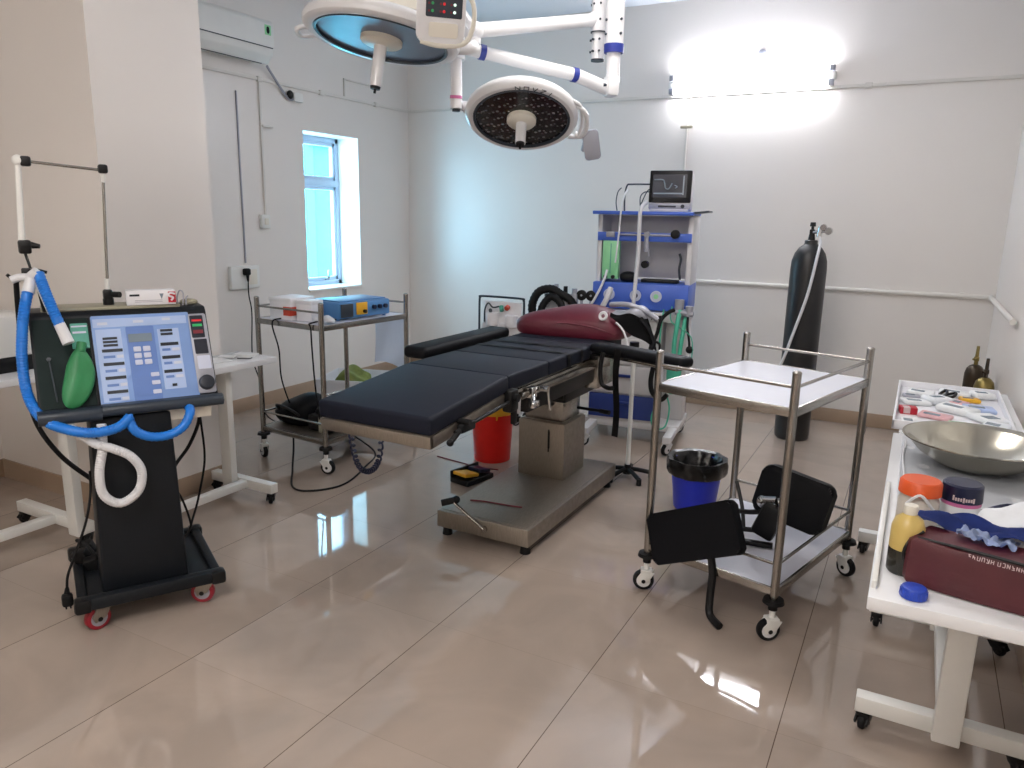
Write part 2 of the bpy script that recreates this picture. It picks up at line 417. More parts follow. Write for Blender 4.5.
# ------------------------------------------------------------------ generic castor
def caster(parent, x, y, h=.13, rad=.045, house='white', tyre='rubber', hub='board', ang=0, bump=0, width=.026, stem=.012):
    """castor whose mount is at height h above the floor"""
    Mx = Matrix.Translation((x, y, 0)) @ Matrix.Rotation(R(ang), 4, 'Z')
    off = .022
    b = MB(Mx)
    b.cyl((0, 0, rad * 1.75), (0, 0, h), stem, seg=14)
    if bump: b.mi = 1; b.cyl((0, 0, h + .03), (0, 0, h + .045), bump, bump * .9, seg=20); b.cyl((0, 0, h), (0, 0, h + .03), stem * 1.5, seg=16); b.mi = 0
    w = width / 2 + .008
    for s_ in (-1, 1):
        b.prism([(-.028 , rad * .75), (.012, rad * 1.05), (.03 + off * .2, rad * 1.9), (-.022, rad * 1.95), (-.04, rad * 1.3)], s_ * w - .003, s_ * w + .003,
                Matrix(((1, 0, 0, 0), (0, 0, -1, 0), (0, 1, 0, 0), (0, 0, 0, 1))), bev=.002)
    b.box((0, 0, rad * 1.9), (.05, w * 2 + .006, .02), bev=.005)
    c = b.build('caster', [house, 'rubber'], parent)
    b = MB(Mx)
    b.cyl((-off * .5, -width / 2, rad), (-off * .5, width / 2, rad), rad, seg=28, bev=.006)
    b.mi = 1
    b.cyl((-off * .5, -width / 2 - .0015, rad), (-off * .5, width / 2 + .0015, rad), rad * .66, seg=24)
    b.mi = 2
    b.cyl((-off * .5, -width / 2 - .012, rad), (-off * .5, width / 2 + .012, rad), rad * .2, seg=12)
    b.build('wheel', [tyre, hub, 'rubber'], c)
    return c

# ------------------------------------------------------------------ steel instrument trolley
HW, HD = .288, .39
def make_trolley(label):
    t = thing('instrument_trolley', (0, 0, 0), 0, label, 'trolley', 'steel instrument trolleys')
    for (x, y, a) in ((-HW, -HD, 35), (HW, -HD, 50), (HW, HD, 160), (-HW, HD, 20)):
        b = MB(); b.cyl((x, y, .165), (x, y, 1.068), .0165, seg=20); b.ball((x, y, 1.068), (.0175, .0175, .01)); b.build('post', 'steel', t)
        caster(t, x, y, .13, .046, bump=.042, ang=a)
    for z, nm in ((.938, 'top_shelf'), (.222, 'lower_shelf')):
        b = MB()
        b.bb(-HW, HW, -HD - .012, -HD, z - .034, z, bev=.002); b.bb(-HW, HW, HD, HD + .012, z - .034, z, bev=.002)
        b.bb(-HW - .012, -HW, -HD - .012, HD + .012, z - .034, z, bev=.002); b.bb(HW, HW + .012, -HD - .012, HD + .012, z - .034, z, bev=.002)
        b.mi = 1; b.bb(-HW, HW, -HD, HD, z - .02, z - .002)
        b.build(nm, ['steel', 'shelf'], t)
    for z in (1.015, .318):
        for (p, q) in (((-HW, -HD), (HW, -HD)), ((HW, -HD), (HW, HD)), ((-HW, HD), (HW, HD))):
            b = MB(); b.cyl((p[0], p[1], z), (q[0], q[1], z), .0065, seg=12); b.build('guard_rail', 'steel', t)
    return t
tr = make_trolley('steel two-shelf trolley with bare white top and black pads on its lower shelf')
tr.location = (-.523, 3.28, 0); tr.rotation_euler = (0, 0, R(-14.8))
tr2 = dup(tr, (-3.387, 3.807, 0), 176, 'steel two-shelf trolley beside the window wall carrying a blue unit and white boxes')

for ch in tr2.children:
    if ch.name.startswith('lower_shelf'):
        ch.data = ch.data.copy(); ch.data.materials[1] = M['steeld']

# ------------------------------------------------------------------ operating table
T = thing('operating_table', (-1.755, 3.57, 0), 0, 'steel operating table with black padded top on a pedestal base', 'operating table')
X0, Y0 = -1.755, 3.57
def P(x, y, z): return (x - X0, y - Y0, z)
b = MB(); b.bb(*[-.262, .262], 2.985 - Y0, 4.16 - Y0, .048, .138, bev=.006)
b.bb(-.24, .24, 2.985 - Y0 + .02, 4.16 - Y0 - .02, .138, .141, bev=.001); b.build('base', 'steeld', T)
for x in (-.225, .225):
    for y in (3.03, 4.11):
        b = MB(); b.cyl((x, y - Y0, 0), (x, y - Y0, .05), .027, .02, seg=16); b.build('foot', 'rubber', T)
b = MB(); b.bb(-.175, .115, 3.70 - Y0, 4.0 - Y0, .138, .47, bev=.006); b.bb(-.165, .105, 3.71 - Y0, 3.99 - Y0, .47, .475); b.build('pedestal', 'steeld', T)
b = MB(); b.bb(-.148, .088, 3.73 - Y0, 3.97 - Y0, .47, .66, bev=.004); b.build('inner_pedestal', 'steel', T)
b = MB()
b.bb(-.19, .16, 3.60 - Y0, 4.02 - Y0, .62, .74, bev=.01); b.bb(-.21, -.17, 3.05 - Y0, 4.0 - Y0, .70, .79, bev=.004); b.bb(.17, .21, 3.05 - Y0, 4.0 - Y0, .70, .79, bev=.004)
b.cyl((-.2, 3.3 - Y0, .74), (.2, 3.3 - Y0, .74), .02); b.cyl((-.15, 3.62 - Y0, .66), (.15, 3.62 - Y0, .66), .03)
b.cyl((.05, 3.66 - Y0, .6), (.05, 3.2 - Y0, .74), .018)
b.build('tilt_mechanism', 'black', T)
b = MB(); b.bb(.08, .235, 3.86 - Y0, 4.10 - Y0, .66, .80, bev=.006); b.bb(.06, .22, 4.09 - Y0, 4.26 - Y0, .72, .81, bev=.006); b.build('motor_housing', 'steel', T)
b = MB(); b.bb(-.235, -.12, 3.86 - Y0, 4.10 - Y0, .68, .80, bev=.006); b.build('motor_housing', 'steel', T)
# frames with side rails
b = MB()
for s_ in (-1, 1):
    b.bb(s_ * .245, s_ * .262, 2.77 - Y0, 4.13 - Y0, .812, .858, bev=.002)
    b.bb(s_ * .27, s_ * .279, 2.86 - Y0, 4.05 - Y0, .812, .842, bev=.002)
    for y in (2.95, 3.4, 3.95): b.bb(s_ * .26, s_ * .272, y - .015 - Y0, y + .015 - Y0, .817, .838)
b.bb(-.26, .26, 4.11 - Y0, 4.13 - Y0, .82, .86); b.bb(-.26, .26, 2.77 - Y0, 2.79 - Y0, .82, .86); b.bb(-.25, .25, 2.78 - Y0, 4.12 - Y0, .852, .866)
b.build('main_frame', 'steel', T)
hinge = Matrix.Translation((0, 2.755 - Y0, .845)) @ Matrix.Rotation(R(5.2), 4, 'X')
b = MB(hinge)
for s_ in (-1, 1): b.bb(s_ * .245, s_ * .262, -.585, -.01, -.03, .018, bev=.002)
b.bb(-.262, .262, -.59, -.57, -.03, .018, bev=.002); b.bb(-.255, .255, -.58, -.01, .008, .02)
b.build('leg_frame', 'steeld', T)
b = MB(hinge); b.box((0, -.292, .057), (.535, .60, .074), bev=.016, seg=4); b.build('leg_mattress', 'vinyl', T)
def cushion(y0, y1, name, z0=.866, h=.072):
    b = MB(); b.box((0, (y0 + y1) / 2 - Y0, z0 + h / 2), (.535, y1 - y0, h), bev=.013, seg=4); b.build(name, 'vinyl', T)
cushion(2.752, 3.149, 'seat_mattress'); cushion(3.151, 3.749, 'back_mattress'); cushion(3.751, 4.14, 'head_mattress')
for y in (3.37, 3.53):
    b = MB()
    pts = [(-.275, .87), (-.272, .925), (-.25, .9405), (-.1, .9415), (.1, .9415), (.25, .9405), (.272, .925), (.275, .87)]
    P2 = catmull([(x, 0, z) for x, z in pts], 5)
    t_ = bmesh.new(); A = [[t_.verts.new((p.x, y - Y0 + dy, p.z)) for p in P2] for dy in (-.016, .016)]
    for i in range(len(P2) - 1): t_.faces.new((A[0][i], A[0][i+1], A[1][i+1], A[1][i]))
    bmesh.ops.solidify(t_, geom=list(t_.faces), thickness=.004); b._add(t_); b.build('mattress_strap', 'seam', T)
# leg section release lever under the rail
b = MB(); b.cyl(P(-1.47, 2.72, .83), P(-1.47, 2.30, .80), .008, seg=12); b.build('lever_rod', 'black', T)
b = MB(); b.box(P(-1.47, 2.38, .805), (.03, .10, .035), bev=.008); b.cyl(P(-1.47, 2.33, .80), P(-1.46, 2.25, .775), .011, seg=12); b.ball(P(-1.46, 2.25, .775), .014); b.cyl(P(-1.50, 2.36, .83), P(-1.44, 2.36, .83), .012, seg=12)
b.build('lever_grip', 'rubber', T)
b = MB(); b.box(P(-1.482, 2.76, .83), (.05, .07, .10), bev=.012); b.box(P(-1.475, 2.78, .765), (.022, .03, .09), bev=.006); b.cyl(P(-1.50, 2.755, .845), P(-1.44, 2.755, .845), .018, seg=16); b.build('hinge_bracket', 'black', T)
b = MB(); b.box(P(-1.465, 2.93, .835), (.03, .05, .05), bev=.004); b.cyl(P(-1.46, 2.93, .82), P(-1.42, 2.86, .80), .012, seg=14); b.box(P(-1.415, 2.86, .80), (.022, .06, .03), bev=.006); b.build('rail_clamp', 'chrome', T)
b = MB(); b.cyl(P(-1.465, 3.02, .835), P(-1.425, 3.02, .835), .014, seg=14); b.cyl(P(-1.43, 3.02, .835), P(-1.42, 3.03, .735), .006, seg=10); b.build('rail_clamp', 'chrome', T)
b = MB(); b.cyl((.14, 3.82 - Y0, .55), (.30, 3.76 - Y0, .565), .009, seg=12); b.cyl((.30, 3.76 - Y0, .565), (.36, 3.74 - Y0, .568), .013, seg=12); b.build('control_lever', 'black', T)
b = MB(); b.cyl((.02, 3.695 - Y0, .30), (.02, 3.695 - Y0, .43), .004); b.box((.02, 3.697 - Y0, .37), (.012, .006, .1), bev=.002); b.build('column_slot', 'black', T)
# brake crank on the base
b = MB(); b.cyl(P(-1.73, 2.978, .10), P(-1.73, 2.965, .10), .016, seg=16); b.cyl(P(-1.73, 2.968, .10), P(-1.90, 2.965, .205), .008, seg=12); b.build('brake_pedal', 'steel', T)
b = MB(); b.cyl(P(-1.90, 2.985, .215), P(-1.96, 2.94, .20), .017, seg=16, bev=.004); b.ball(P(-1.90, 2.985, .215), .02); b.build('pedal_grip', 'rubber', T)
# arm board, left of the table
def pad(c, d, rz, e=6, z=1): return None
A = thing('arm_board', (-2.15, 3.42, .905), 0, 'black padded arm board hanging along the window side of the operating table', 'arm board', 'operating table arm boards')
b = MB(); b.box((0, 0, .03), (.14, .88, .062), bev=.026, seg=4); b.build('pad', 'pad', A)
b = MB(); b.bb(-.05, .05, -.36, .36, -.012, 0, bev=.002); b.bb(.04, .12, -.03, .03, -.06, -.008, bev=.004); b.bb(-.03, .03, -.06, .06, -.05, -.01, bev=.004); b.build('bracket', 'steel', A)
A = thing('arm_board', (-1.19, 3.60, .902), -20, 'black narrow arm board reaching out towards the bare white trolley', 'arm board', 'operating table arm boards')
b = MB(); b.box((-.01, 0, .03), (.60, .115, .056), bev=.026, seg=4); b.build('pad', 'pad', A)
b = MB(); b.bb(-.30, .25, -.035, .035, -.012, 0, bev=.002); b.bb(-.33, -.24, -.05, .05, -.075, -.008, bev=.006); b.build('bracket', 'steel', A)
b = MB(); b.tube([(-.10, .02, .062), (-.09, -.062, .05), (-.09, -.07, 0), (-.092, -.068, -.2), (-.097, -.066, -.40)], .006)
t_ = bmesh.new(); 
b2 = MB(); b2.grid(lambda u, v: (-.115 + .042 * u - .006 * math.sin(v * 5), -.064 - .006 * math.sin(v * 7), .05 - .46 * v), 2, 16, thick=.005); b2.build('strap', 'seam', A); b.bm.free()
b = MB(); b.tube([(-.19, -.07, .02), (-.20, -.075, -.06), (-.19, -.072, -.14), (-.15, -.07, -.16), (-.10, -.09, -.15)], .012); b.build('support_arm', 'black', A)

# maroon head cushion
def pil(x, y, z):
    k = 1.12 - .62 * max(0, (-x - .02) / .34) ** 1.4 - .25 * max(0, (x - .15) / .21) ** 2
    return (x, y + .03 * math.sin(x * 6), max(-.045, z * (k if z > 0 else 1)) + .008 * math.sin(x * 14 + y * 9) * (1 if z > 0 else 0))
b = MB(); b.superbox((0, 0, .045), (.66, .34, .225), e=4.2, u=48, v=28, fn=pil)
Pw = thing('head_cushion', (-1.74, 4.02, .9385), -3, 'maroon vinyl cushion at the head end of the operating table', 'cushion')
b.build('cushion_body', 'maroon', Pw)
b = MB(); b.tube([(-.30, -.10, .03), (-.18, -.150, .06), (0, -.168, .08), (.18, -.15, .07), (.30, -.10, .03)], .004); b.build('piping', 'maroon', Pw)
# breathing mask, harness and tubes on the cushion
Mk = thing('face_mask', (-1.46, 4.03, 1.02), 0, 'black anaesthetic mask harness with white ring lying over the cushion end', 'mask')
b = MB(); b.superbox((.06, .0, .045), (.22, .18, .10), e=2.4, fn=lambda x, y, z: (x, y, z + .02 * math.sin(x * 30))); b.build('mask_cup', 'silver', Mk)
b = MB(); b.grid(lambda u, v: (-.02 + .20 * u + .07 * v * u, -.12 - .02 * v + .05 * u, .075 - .02 * u - (.03 + .15 * u) * v - .01 * math.sin(u * 9 + v * 4)), 12, 12, thick=.014); b.tube([(.14, -.08, .05), (.20, -.09, -.02), (.23, -.10, -.08), (.22, -.12, -.11)], .014); b.build('harness', 'pad', Mk)
b = MB(); b.lathe([(.012, -.004), (.024, -.006), (.027, 0), (.024, .006), (.012, .004), (.012, -.004)], (-.05, -.155, .055), Mx=Matrix.Rotation(R(75), 4, 'X')); b.build('ring', 'whose', Mk)
b = MB(); b.tube([(.02, -.13, .02), (.06, -.15, -.005), (.09, -.16, -.05), (.105, -.165, -.10)], .006); b.build('thin_tube', 'whose', Mk)
b = MB(); b.tube([(-.06, -.02, .105), (.05, -.05, .115), (.14, -.04, .09), (.22, -.02, .04)], .016, rib=.012); b.build('corrugated_tube', 'silver', Mk)
# hand control coil cable hanging off the table's far side
b = MB()
pts = []
path = catmull([(0, 0, .30), (.0, .01, .12), (.02, .03, .0), (.05, .07, -.03), (.07, .11, .02), (.06, .15, .16)], 22)
for i, p in enumerate(path):
    a = i * 1.5; pts.append((p.x + .010 * math.cos(a), p.y + .003 * math.cos(a), p.z + .010 * math.sin(a)))
b.tube(pts, .005, n=3, seg=8); b.tube([(.06, .15, .16), (.09, .22, .10), (.09, .28, .07), (.09, .33, .10), (.08, .36, .2)], .013)
cable_ = solo(b, 'coiled_cable', 'navy', (-2.12, 2.46, .50), 0, 'dark blue coiled cable looping down under the foot of the operating table', 'cable')
b = MB(); b.tube([(-.10, -.02, .004), (-.04, 0, .004), (.05, .012, .004), (.12, .02, .004), (.18, .03, .004)], .004)
solo(b, 'cord', 'redtube', (-1.83, 3.19, .141), 0, 'dark red cord lying on the steel table base', 'cord')
b = MB(); b.tube([(-.25, .03, .004), (-.05, 0, .004), (.10, -.02, .004), (.24, .0, .004)], .004)
solo(b, 'cord', 'redtube', (-2.48, 4.02, .0), 0, 'thin red cord on the floor near the red bin', 'cord')
# foot switch
F = thing('foot_switch', (-2.29, 3.78, 0), -12, 'yellow and black foot switch on the floor beside the table base', 'foot switch')
b = MB(); b.bb(-.075, .075, -.12, .12, 0, .035, bev=.008); b.bb(-.075, -.055, -.12, .12, .03, .075, bev=.006); b.build('housing', 'black', F)
b = MB(); b.box((.0, -.055, .055), (.11, .12, .022), rot=(R(-10), 0, 0), bev=.006); b.build('pedal', 'yellow', F)
b = MB(); b.box((.0, .065, .055), (.11, .09, .022), rot=(R(-10), 0, 0), bev=.006); b.build('pedal', 'navy', F)

# red bin with yellow liner
Bn = thing('waste_bin', (-2.40, 4.22, 0), 0, 'red plastic waste bin with a yellow bag behind the operating table', 'bin')
b = MB(); b.lathe([(0, 0), (.118, 0), (.122, .006), (.142, .36), (.148, .365), (.148, .38), (.138, .38), (.116, .015), (0, .012)]); b.build('bucket', 'redbin', Bn)
b = MB(); b.lathe([(.136, .30), (.142, .383), (.154, .386), (.157, .35), (.1525, .33), (.150, .335)], wob=lambda a, z: .003 * math.sin(a * 60) + .002 * math.sin(a * 95)); b.build('bin_liner', 'yellow', Bn)
# blue bin with black liner
Bn = thing('waste_bin', (-.975, 4.06, 0), 0, 'blue plastic waste bin with a black liner folded over its rim', 'bin')
b = MB(); b.lathe([(0, 0), (.112, 0), (.116, .006), (.144, .27), (.144, .275), (.134, .275), (.108, .015), (0, .012)]); b.build('bucket', 'bluebin', Bn)
b = MB(); b.lathe([(0, .10), (.092, .11), (.120, .26), (.140, .292), (.164, .298), (.170, .27), (.166, .225), (.156, .205), (.149, .22)], seg=72, wob=lambda a, z: (.003 * math.sin(a * 44) + .004 * math.sin(a * 69 + z * 30)) * min(1, max(0, (z - .12) * 8))); b.build('bin_liner', 'liner', Bn)

# white pole on a black spider base
S = thing('pole_stand', (-1.475, 4.33, 0), 20, 'white pole stand on a black spider base behind the pedestal', 'stand')
b = MB(); b.cyl((0, 0, .06), (0, 0, .86), .0135, seg=16); b.build('pole', 'white', S)
b = MB(); b.cyl((0, 0, .03), (0, 0, .09), .03, .02, seg=16)
for k in range(5):
    a = R(72 * k + 10); b.tube([(0, 0, .06), (.06 * math.cos(a), .06 * math.sin(a), .055), (.15 * math.cos(a), .15 * math.sin(a), .035)], .014); b.cyl((.15 * math.cos(a), .15 * math.sin(a), 0), (.15 * math.cos(a), .15 * math.sin(a), .04), .016, seg=14)
b.build('spider_base', 'rubber', S)
b = MB(); b.cyl((0, 0, .84), (0, 0, .87), .03, seg=16); b.build('pole_head', 'black', S)

def tf(o, deg):
    """world position of a point given in the frame standing at o, turned by deg"""
    a = R(deg)
    return lambda x, y, z: (o[0] + x * math.cos(a) - y * math.sin(a), o[1] + x * math.sin(a) + y * math.cos(a), z)
rc = tf((-.523, 3.28), -14.8); lc = tf((-3.387, 3.807), -4)
XZ = Matrix(((1, 0, 0, 0), (0, 0, -1, 0), (0, 1, 0, 0), (0, 0, 0, 1)))     # prism drawn in x-z, thickness along -y

# ------------------------------------------------------------------ black pads on the near trolley
K = thing('leg_pad', rc(-.05, -.425, .0), -14, 'black rectangular pad leaning on the front rail, its bent strut reaching the floor', 'padded support', 'detached table pads on the trolley')
Mp = Matrix.Translation((0, -.005, .352)) @ Matrix.Rotation(R(25), 4, 'Y').inverted() @ Matrix.Rotation(R(-14), 4, 'X')
b = MB(Mp @ XZ); b.rrect(.415, .215, .022, -.025, .025, bev=.01); b.build('pad', 'pad', K)
b = MB(Mp @ XZ); b.rrect(.34, .15, .01, -.033, -.025, bev=.002); b.build('back_plate', 'black', K)
b = MB(); b.tube([(.06, .03, .28), (.085, .015, .20), (.09, .0, .10), (.105, -.02, .035), (.165, -.05, .018)], .0165, seg=8); b.build('strut', 'black', K)
K = thing('leg_pad', rc(.14, .06, .226), -14, 'black rounded pad with a chrome joint standing on the lower trolley shelf', 'padded support', 'detached table pads on the trolley')
Mp = Matrix.Translation((.01, 0, .20)) @ Matrix.Rotation(R(8), 4, 'Y') @ Matrix.Rotation(R(-12), 4, 'X')
b = MB(Mp @ XZ); b.rrect(.315, .225, .04, -.035, .035, bev=.014); b.build('pad', 'pad', K)
b = MB(); b.cyl((-.10, -.05, .17), (-.03, -.06, .19), .03, seg=18); b.cyl((-.03, -.06, .19), (.0, -.05, .20), .022, seg=16); b.ball((-.10, -.05, .17), .032); b.build('joint', 'chrome', K)
b = MB(); b.box((-.06, -.07, .10), (.10, .07, .16), rot=(0, R(20), R(10)), bev=.015); b.build('clamp_block', 'black', K)
b = MB(); b.tube([(-.07, -.06, .14), (-.16, -.04, .10), (-.27, -.02, .075)], .012, seg=8); b.tube([(-.06, -.08, .05), (-.19, -.10, .03), (-.25, -.12, .012)], .012, seg=8)
b.box((-.10, -.16, .012), (.19, .03, .02), rot=(0, 0, R(22)), bev=.003); b.tube([(-.27, .03, .20), (-.22, .0, .10), (-.19, -.03, .012)], .009, seg=8); b.build('strut', 'black', K)

# ------------------------------------------------------------------ things on the trolley by the window
zt = .9375
b = MB(); b.bb(-.095, .095, -.10, .10, 0, .135, bev=.006); b.bb(-.10, .10, -.105, .105, .115, .14, bev=.006); b.mi = 1; b.bb(.035, .097, -.108, -.10, .03, .085); b.bb(.0955, .1005, -.10, -.03, .03, .085); b.mi = 0
solo(b, 'box', ['carton', 'redprint'], lc(-.115, -.255, zt), -2, 'white box with a red label at the corner of the window-side trolley', 'box', 'boxes on the window-side trolley')
b = MB(); b.bb(-.06, .06, -.055, .055, 0, .12, bev=.006); b.bb(-.064, .064, -.058, .058, .105, .13, bev=.005)
solo(b, 'box', 'carton', lc(.055, -.265, zt), 3, 'plain white lidded box between the red-labelled box and the blue unit', 'box', 'boxes on the window-side trolley')
E_ = thing('diathermy_unit', lc(.10, .045, zt), 82, 'blue electrical unit with a yellow front panel on the window-side trolley', 'medical device')
b = MB(); b.bb(-.22, .22, -.15, .13, .012, .115, bev=.012); b.bb(-.20, .20, -.13, .11, .115, .123, bev=.004)
for x in (-.2, .2): b.cyl((x, -.11, 0), (x, -.11, .02), .012); b.cyl((x, .11, 0), (x, .11, .02), .012)
b.build('housing', 'ecgblue', E_)
b = MB(); b.bb(-.21, -.11, -.158, -.149, .02, .105, bev=.003); b.build('display_panel', 'slate', E_)
b = MB(); b.bb(-.08, .01, -.160, -.149, .03, .108, bev=.003); b.mi = 1; b.cyl((-.02, -.158, .05), (-.02, -.175, .05), .012); b.build('output_panel', ['yellow', 'black'], E_)
b = MB()
for x in (.07, .12, .17): b.cyl((x, -.149, .07), (x, -.168, .07), .014, seg=16)
b.build('socket', 'navy', E_)
b = MB(); b.superbox((0, 0, .02), (.13, .09, .05), e=3, fn=lambda x, y, z: (x, y, z + .006 * math.sin(x * 60 + y * 40)))
solo(b, 'gauze_roll', 'cloth', lc(.22, -.30, zt), 10, 'small white gauze roll in front of the blue unit', 'gauze')
b = MB(); b.grid(lambda u, v: (-.02 + .30 * u, .012 * math.sin(u * 7 + v * 3) - .01 * v, .0 - .36 * v + .02 * math.sin(u * 5)), 14, 14, thick=.003)
solo(b, 'plastic_sheet', 'sheet', lc(-.005, .415, .915), -4, 'pale blue plastic sheet hanging from the back edge of the window-side trolley', 'sheet')
Bg = thing('equipment_bag', lc(-.135, -.20, .224), -6, 'black soft bag slumped on the lower shelf of the window-side trolley', 'bag')
b = MB(); b.superbox((-.02, .02, .075), (.34, .28, .19), e=3, u=40, v=24, fn=lambda x, y, z: (x, y, z + (.03 * math.sin(x * 13) + .02 * math.sin(y * 15 + 1)) * (1 if z > 0 else 0))); b.build('bag_body', 'pad', Bg)
b = MB(); b.tube([(-.10, -.10, .10), (-.03, -.17, .15), (.06, -.16, .14), (.10, -.09, .08)], .009); b.build('bag_handle', 'seam', Bg)
b = MB(); b.bb(-.10, .10, -.10, .10, 0, .11, bev=.02); b.mi = 1; b.bb(.0, .04, -.103, -.10, .0, .10); b.mi = 0; b.superbox((0, 0, .12), (.16, .15, .07), e=3)
solo(b, 'suction_pedal', ['black', 'olivetop'], lc(.13, -.20, .224), 0, 'black foot pump beside the black bag on the lower shelf', 'pump')
# white carton with olive cloth behind the trolley
Cn = thing('carton', (-3.95, 4.75, 0), 20, 'open white carton on the floor under the window holding olive green cloth', 'carton')
b = MB(); w, d, h = .30, .24, .30
b.bb(-w, w, -d, -d + .006, 0, h); b.bb(-w, w, d - .006, d, 0, h); b.bb(-w, -w + .006, -d, d, 0, h); b.bb(w - .006, w, -d, d, 0, h); b.bb(-w, w, -d, d, 0, .006)
b.box((w + .06, 0, h + .03), (.14, d * 2, .005), rot=(0, R(-28), 0)); b.build('carton_body', 'carton', Cn)
b = MB(); b.superbox((0, 0, 0), (.28, .28, .17), e=3, u=40, v=24, fn=lambda x, y, z: (x, y, z + .02 * math.sin(x * 30 + 2) + .02 * math.sin(y * 37)))
solo(b, 'cloth_bundle', 'olive', (-4.0, 4.70, .265), 20, 'crumpled olive green cloth heaped in the white carton', 'cloth')

# ------------------------------------------------------------------ ventilator
VO, VA = (-2.765, 1.87, 0), 60.6
vw = tf(VO, VA)
V = thing('ventilator', VO, VA, 'charcoal ventilator with a blue control face on a wheeled column', 'ventilator')
b = MB(); b.bb(-.262, .262, -.275, .275, .098, .125, bev=.01); b.bb(-.262, .262, -.285, -.235, .095, .15, bev=.016)
b.bb(-.262, -.225, -.275, .275, .10, .142, bev=.008); b.bb(.225, .262, -.275, .275, .10, .142, bev=.008); b.bb(-.262, .262, .235, .275, .10, .142, bev=.008); b.build('base_plate', 'char', V)
for x in (-.245, .245):
    for y in (-.262, .255): MB().box((x, y, .12), (.06, .06, .058), bev=.014).build('corner_bumper', 'black', V)
for (x, y, a) in ((-.19, -.235, 20), (.20, -.225, -25), (-.225, .215, 150), (.21, .22, 20)): caster(V, x, y, .10, .047, house='steeld', tyre='redwheel', hub='silver', ang=a, width=.03)
b = MB(); b.prism([(-.17, -.215), (.14, -.215), (.14, .08), (-.17, .08)], 0, .001)
b.bm.free(); b = MB(); t_ = bmesh.new()
lo = [(-.172, -.215, .12), (.142, -.215, .12), (.142, .09, .12), (-.172, .09, .12)]; hi = [(-.155, -.20, .83), (.125, -.20, .83), (.125, .07, .83), (-.155, .07, .83)]
A1 = [t_.verts.new(p) for p in lo]; A2 = [t_.verts.new(p) for p in hi]; t_.faces.new(A1); t_.faces.new(A2)
for i in range(4): t_.faces.new((A1[i], A1[(i+1) % 4], A2[(i+1) % 4], A2[i]))
bmesh.ops.bevel(t_, geom=list(t_.edges), offset=.012, segments=3, affect='EDGES', profile=.5); b._add(t_); b.build('column', 'char', V)
YZ = Matrix(((0, 0, 1, 0), (1, 0, 0, 0), (0, 1, 0, 0), (0, 0, 0, 1)))       # profile in y-z, extruded along x
b = MB(YZ); b.prism([(-.165, .838), (-.182, .862), (-.022, 1.20), (-.002, 1.214), (.16, 1.214), (.17, 1.20), (.17, .838)], -.312, .312, bev=.006); b.build('console', 'char', V)
b = MB(YZ); b.prism(rr_poly(.07, .05, .02), -.318, -.112, Matrix.Translation((-.205, .852, 0)), bev=.004); b.build('ledge', 'slate', V)
b = MB(YZ); b.prism(rr_poly(.065, .042, .018), -.112, .322, Matrix.Translation((-.203, .858, 0)), bev=.004); b.build('ledge', 'slate', V)
b = MB(); b.bb(-.27, .22, -.0, .15, 1.2125, 1.226, bev=.004); b.build('top_tray', 'olivetop', V)
b = MB(); b.bb(-.02, .28, -.19, .05, .785, .838, bev=.008); b.build('supply_module', 'cream', V)
# slanted face: work flat in (x, up the slope, outward)
FM = Matrix.Translation((0, -.1835, .862)) @ Matrix.Rotation(math.atan2(.338, .16), 4, 'X')
FL = math.hypot(.338, .16)
b = MB(FM)
b.rrect(.352, .355, .006, 0, .005, Matrix.Translation((.065, .188, 0)), bev=.001)
b.mi = 2; b.rrect(.10, .30, .004, .004, .006, Matrix.Translation((.055, .165, 0)))
b.mi = 1; b.bb(-.105, .23, .318, .352, .004, .006); b.bb(-.10, -.012, .02, .31, .004, .0058); b.bb(.117, .196, .05, .30, .004, .0058)
b.mi = 3
for v in (.272, .258, .244): b.bb(-.078, -.028, v - .0045, v + .0045, .0055, .008)
for v in (.223, .169, .114, .058): b.bb(-.085, -.014, v - .0058, v + .0058, .0055, .008)
for v in (.292, .277): b.bb(.128, .172, v - .0048, v + .0048, .0055, .008)
for v in (.235, .180, .122): b.bb(.122, .188, v - .0062, v + .0062, .0055, .008)
b.bb(.145, .162, .060, .070, .0055, .009)
b.mi = 5; b.rrect(.084, .034, .002, .0055, .0075, Matrix.Translation((.053, .268, 0)))
b.mi = 4
for i in range(2):
    for j in range(3): b.rrect(.026, .02, .003, .0055, .009, Matrix.Translation((.037 + i * .034, .222 - j * .027, 0)), bev=.001)
for v in (.115, .082, .045): b.rrect(.03, .016, .003, .0055, .008, Matrix.Translation((.088, v, 0)))
for v in (.198, .142, .085, .03): b.bb(-.037, -.014, v - .006, v + .006, .0055, .0075)
for v in (.212, .156, .10): b.bb(.162, .19, v - .006, v + .006, .0055, .0075)
b.mi = 2
for v in (.112, .080, .044): b.bb(.012, .066, v - .007, v + .007, .0055, .0065)
for v in (.198, .142, .085, .03): b.bb(-.082, -.042, v - .005, v + .005, .0055, .0065)
for v in (.212, .156, .10): b.bb(.126, .156, v - .005, v + .005, .0055, .0065)
b.mi = 4; b.bb(.035, .072, .33, .341, .0055, .007); b.bb(-.09, -.055, .327, .338, .0055, .007); b.bb(.14, .17, .335, .345, .0055, .007)
b.build('control_panel', ['panel', 'panell', 'paneld', 'ink', 'key', 'lcd'], V)
b = MB(FM); b.rrect(.068, .335, .008, 0, .008, Matrix.Translation((.272, .188, 0)), bev=.002)
b.mi = 1; b.rrect(.05, .095, .004, .0075, .0095, Matrix.Translation((.268, .30, 0))); b.rrect(.05, .062, .003, .0075, .0095, Matrix.Translation((.272, .215, 0)))
b.mi = 2; b.bb(.25, .287, .322, .33, .009, .011); b.mi = 3; b.bb(.25, .287, .30, .311, .009, .011); b.mi = 4; b.bb(.25, .287, .27, .285, .009, .011)
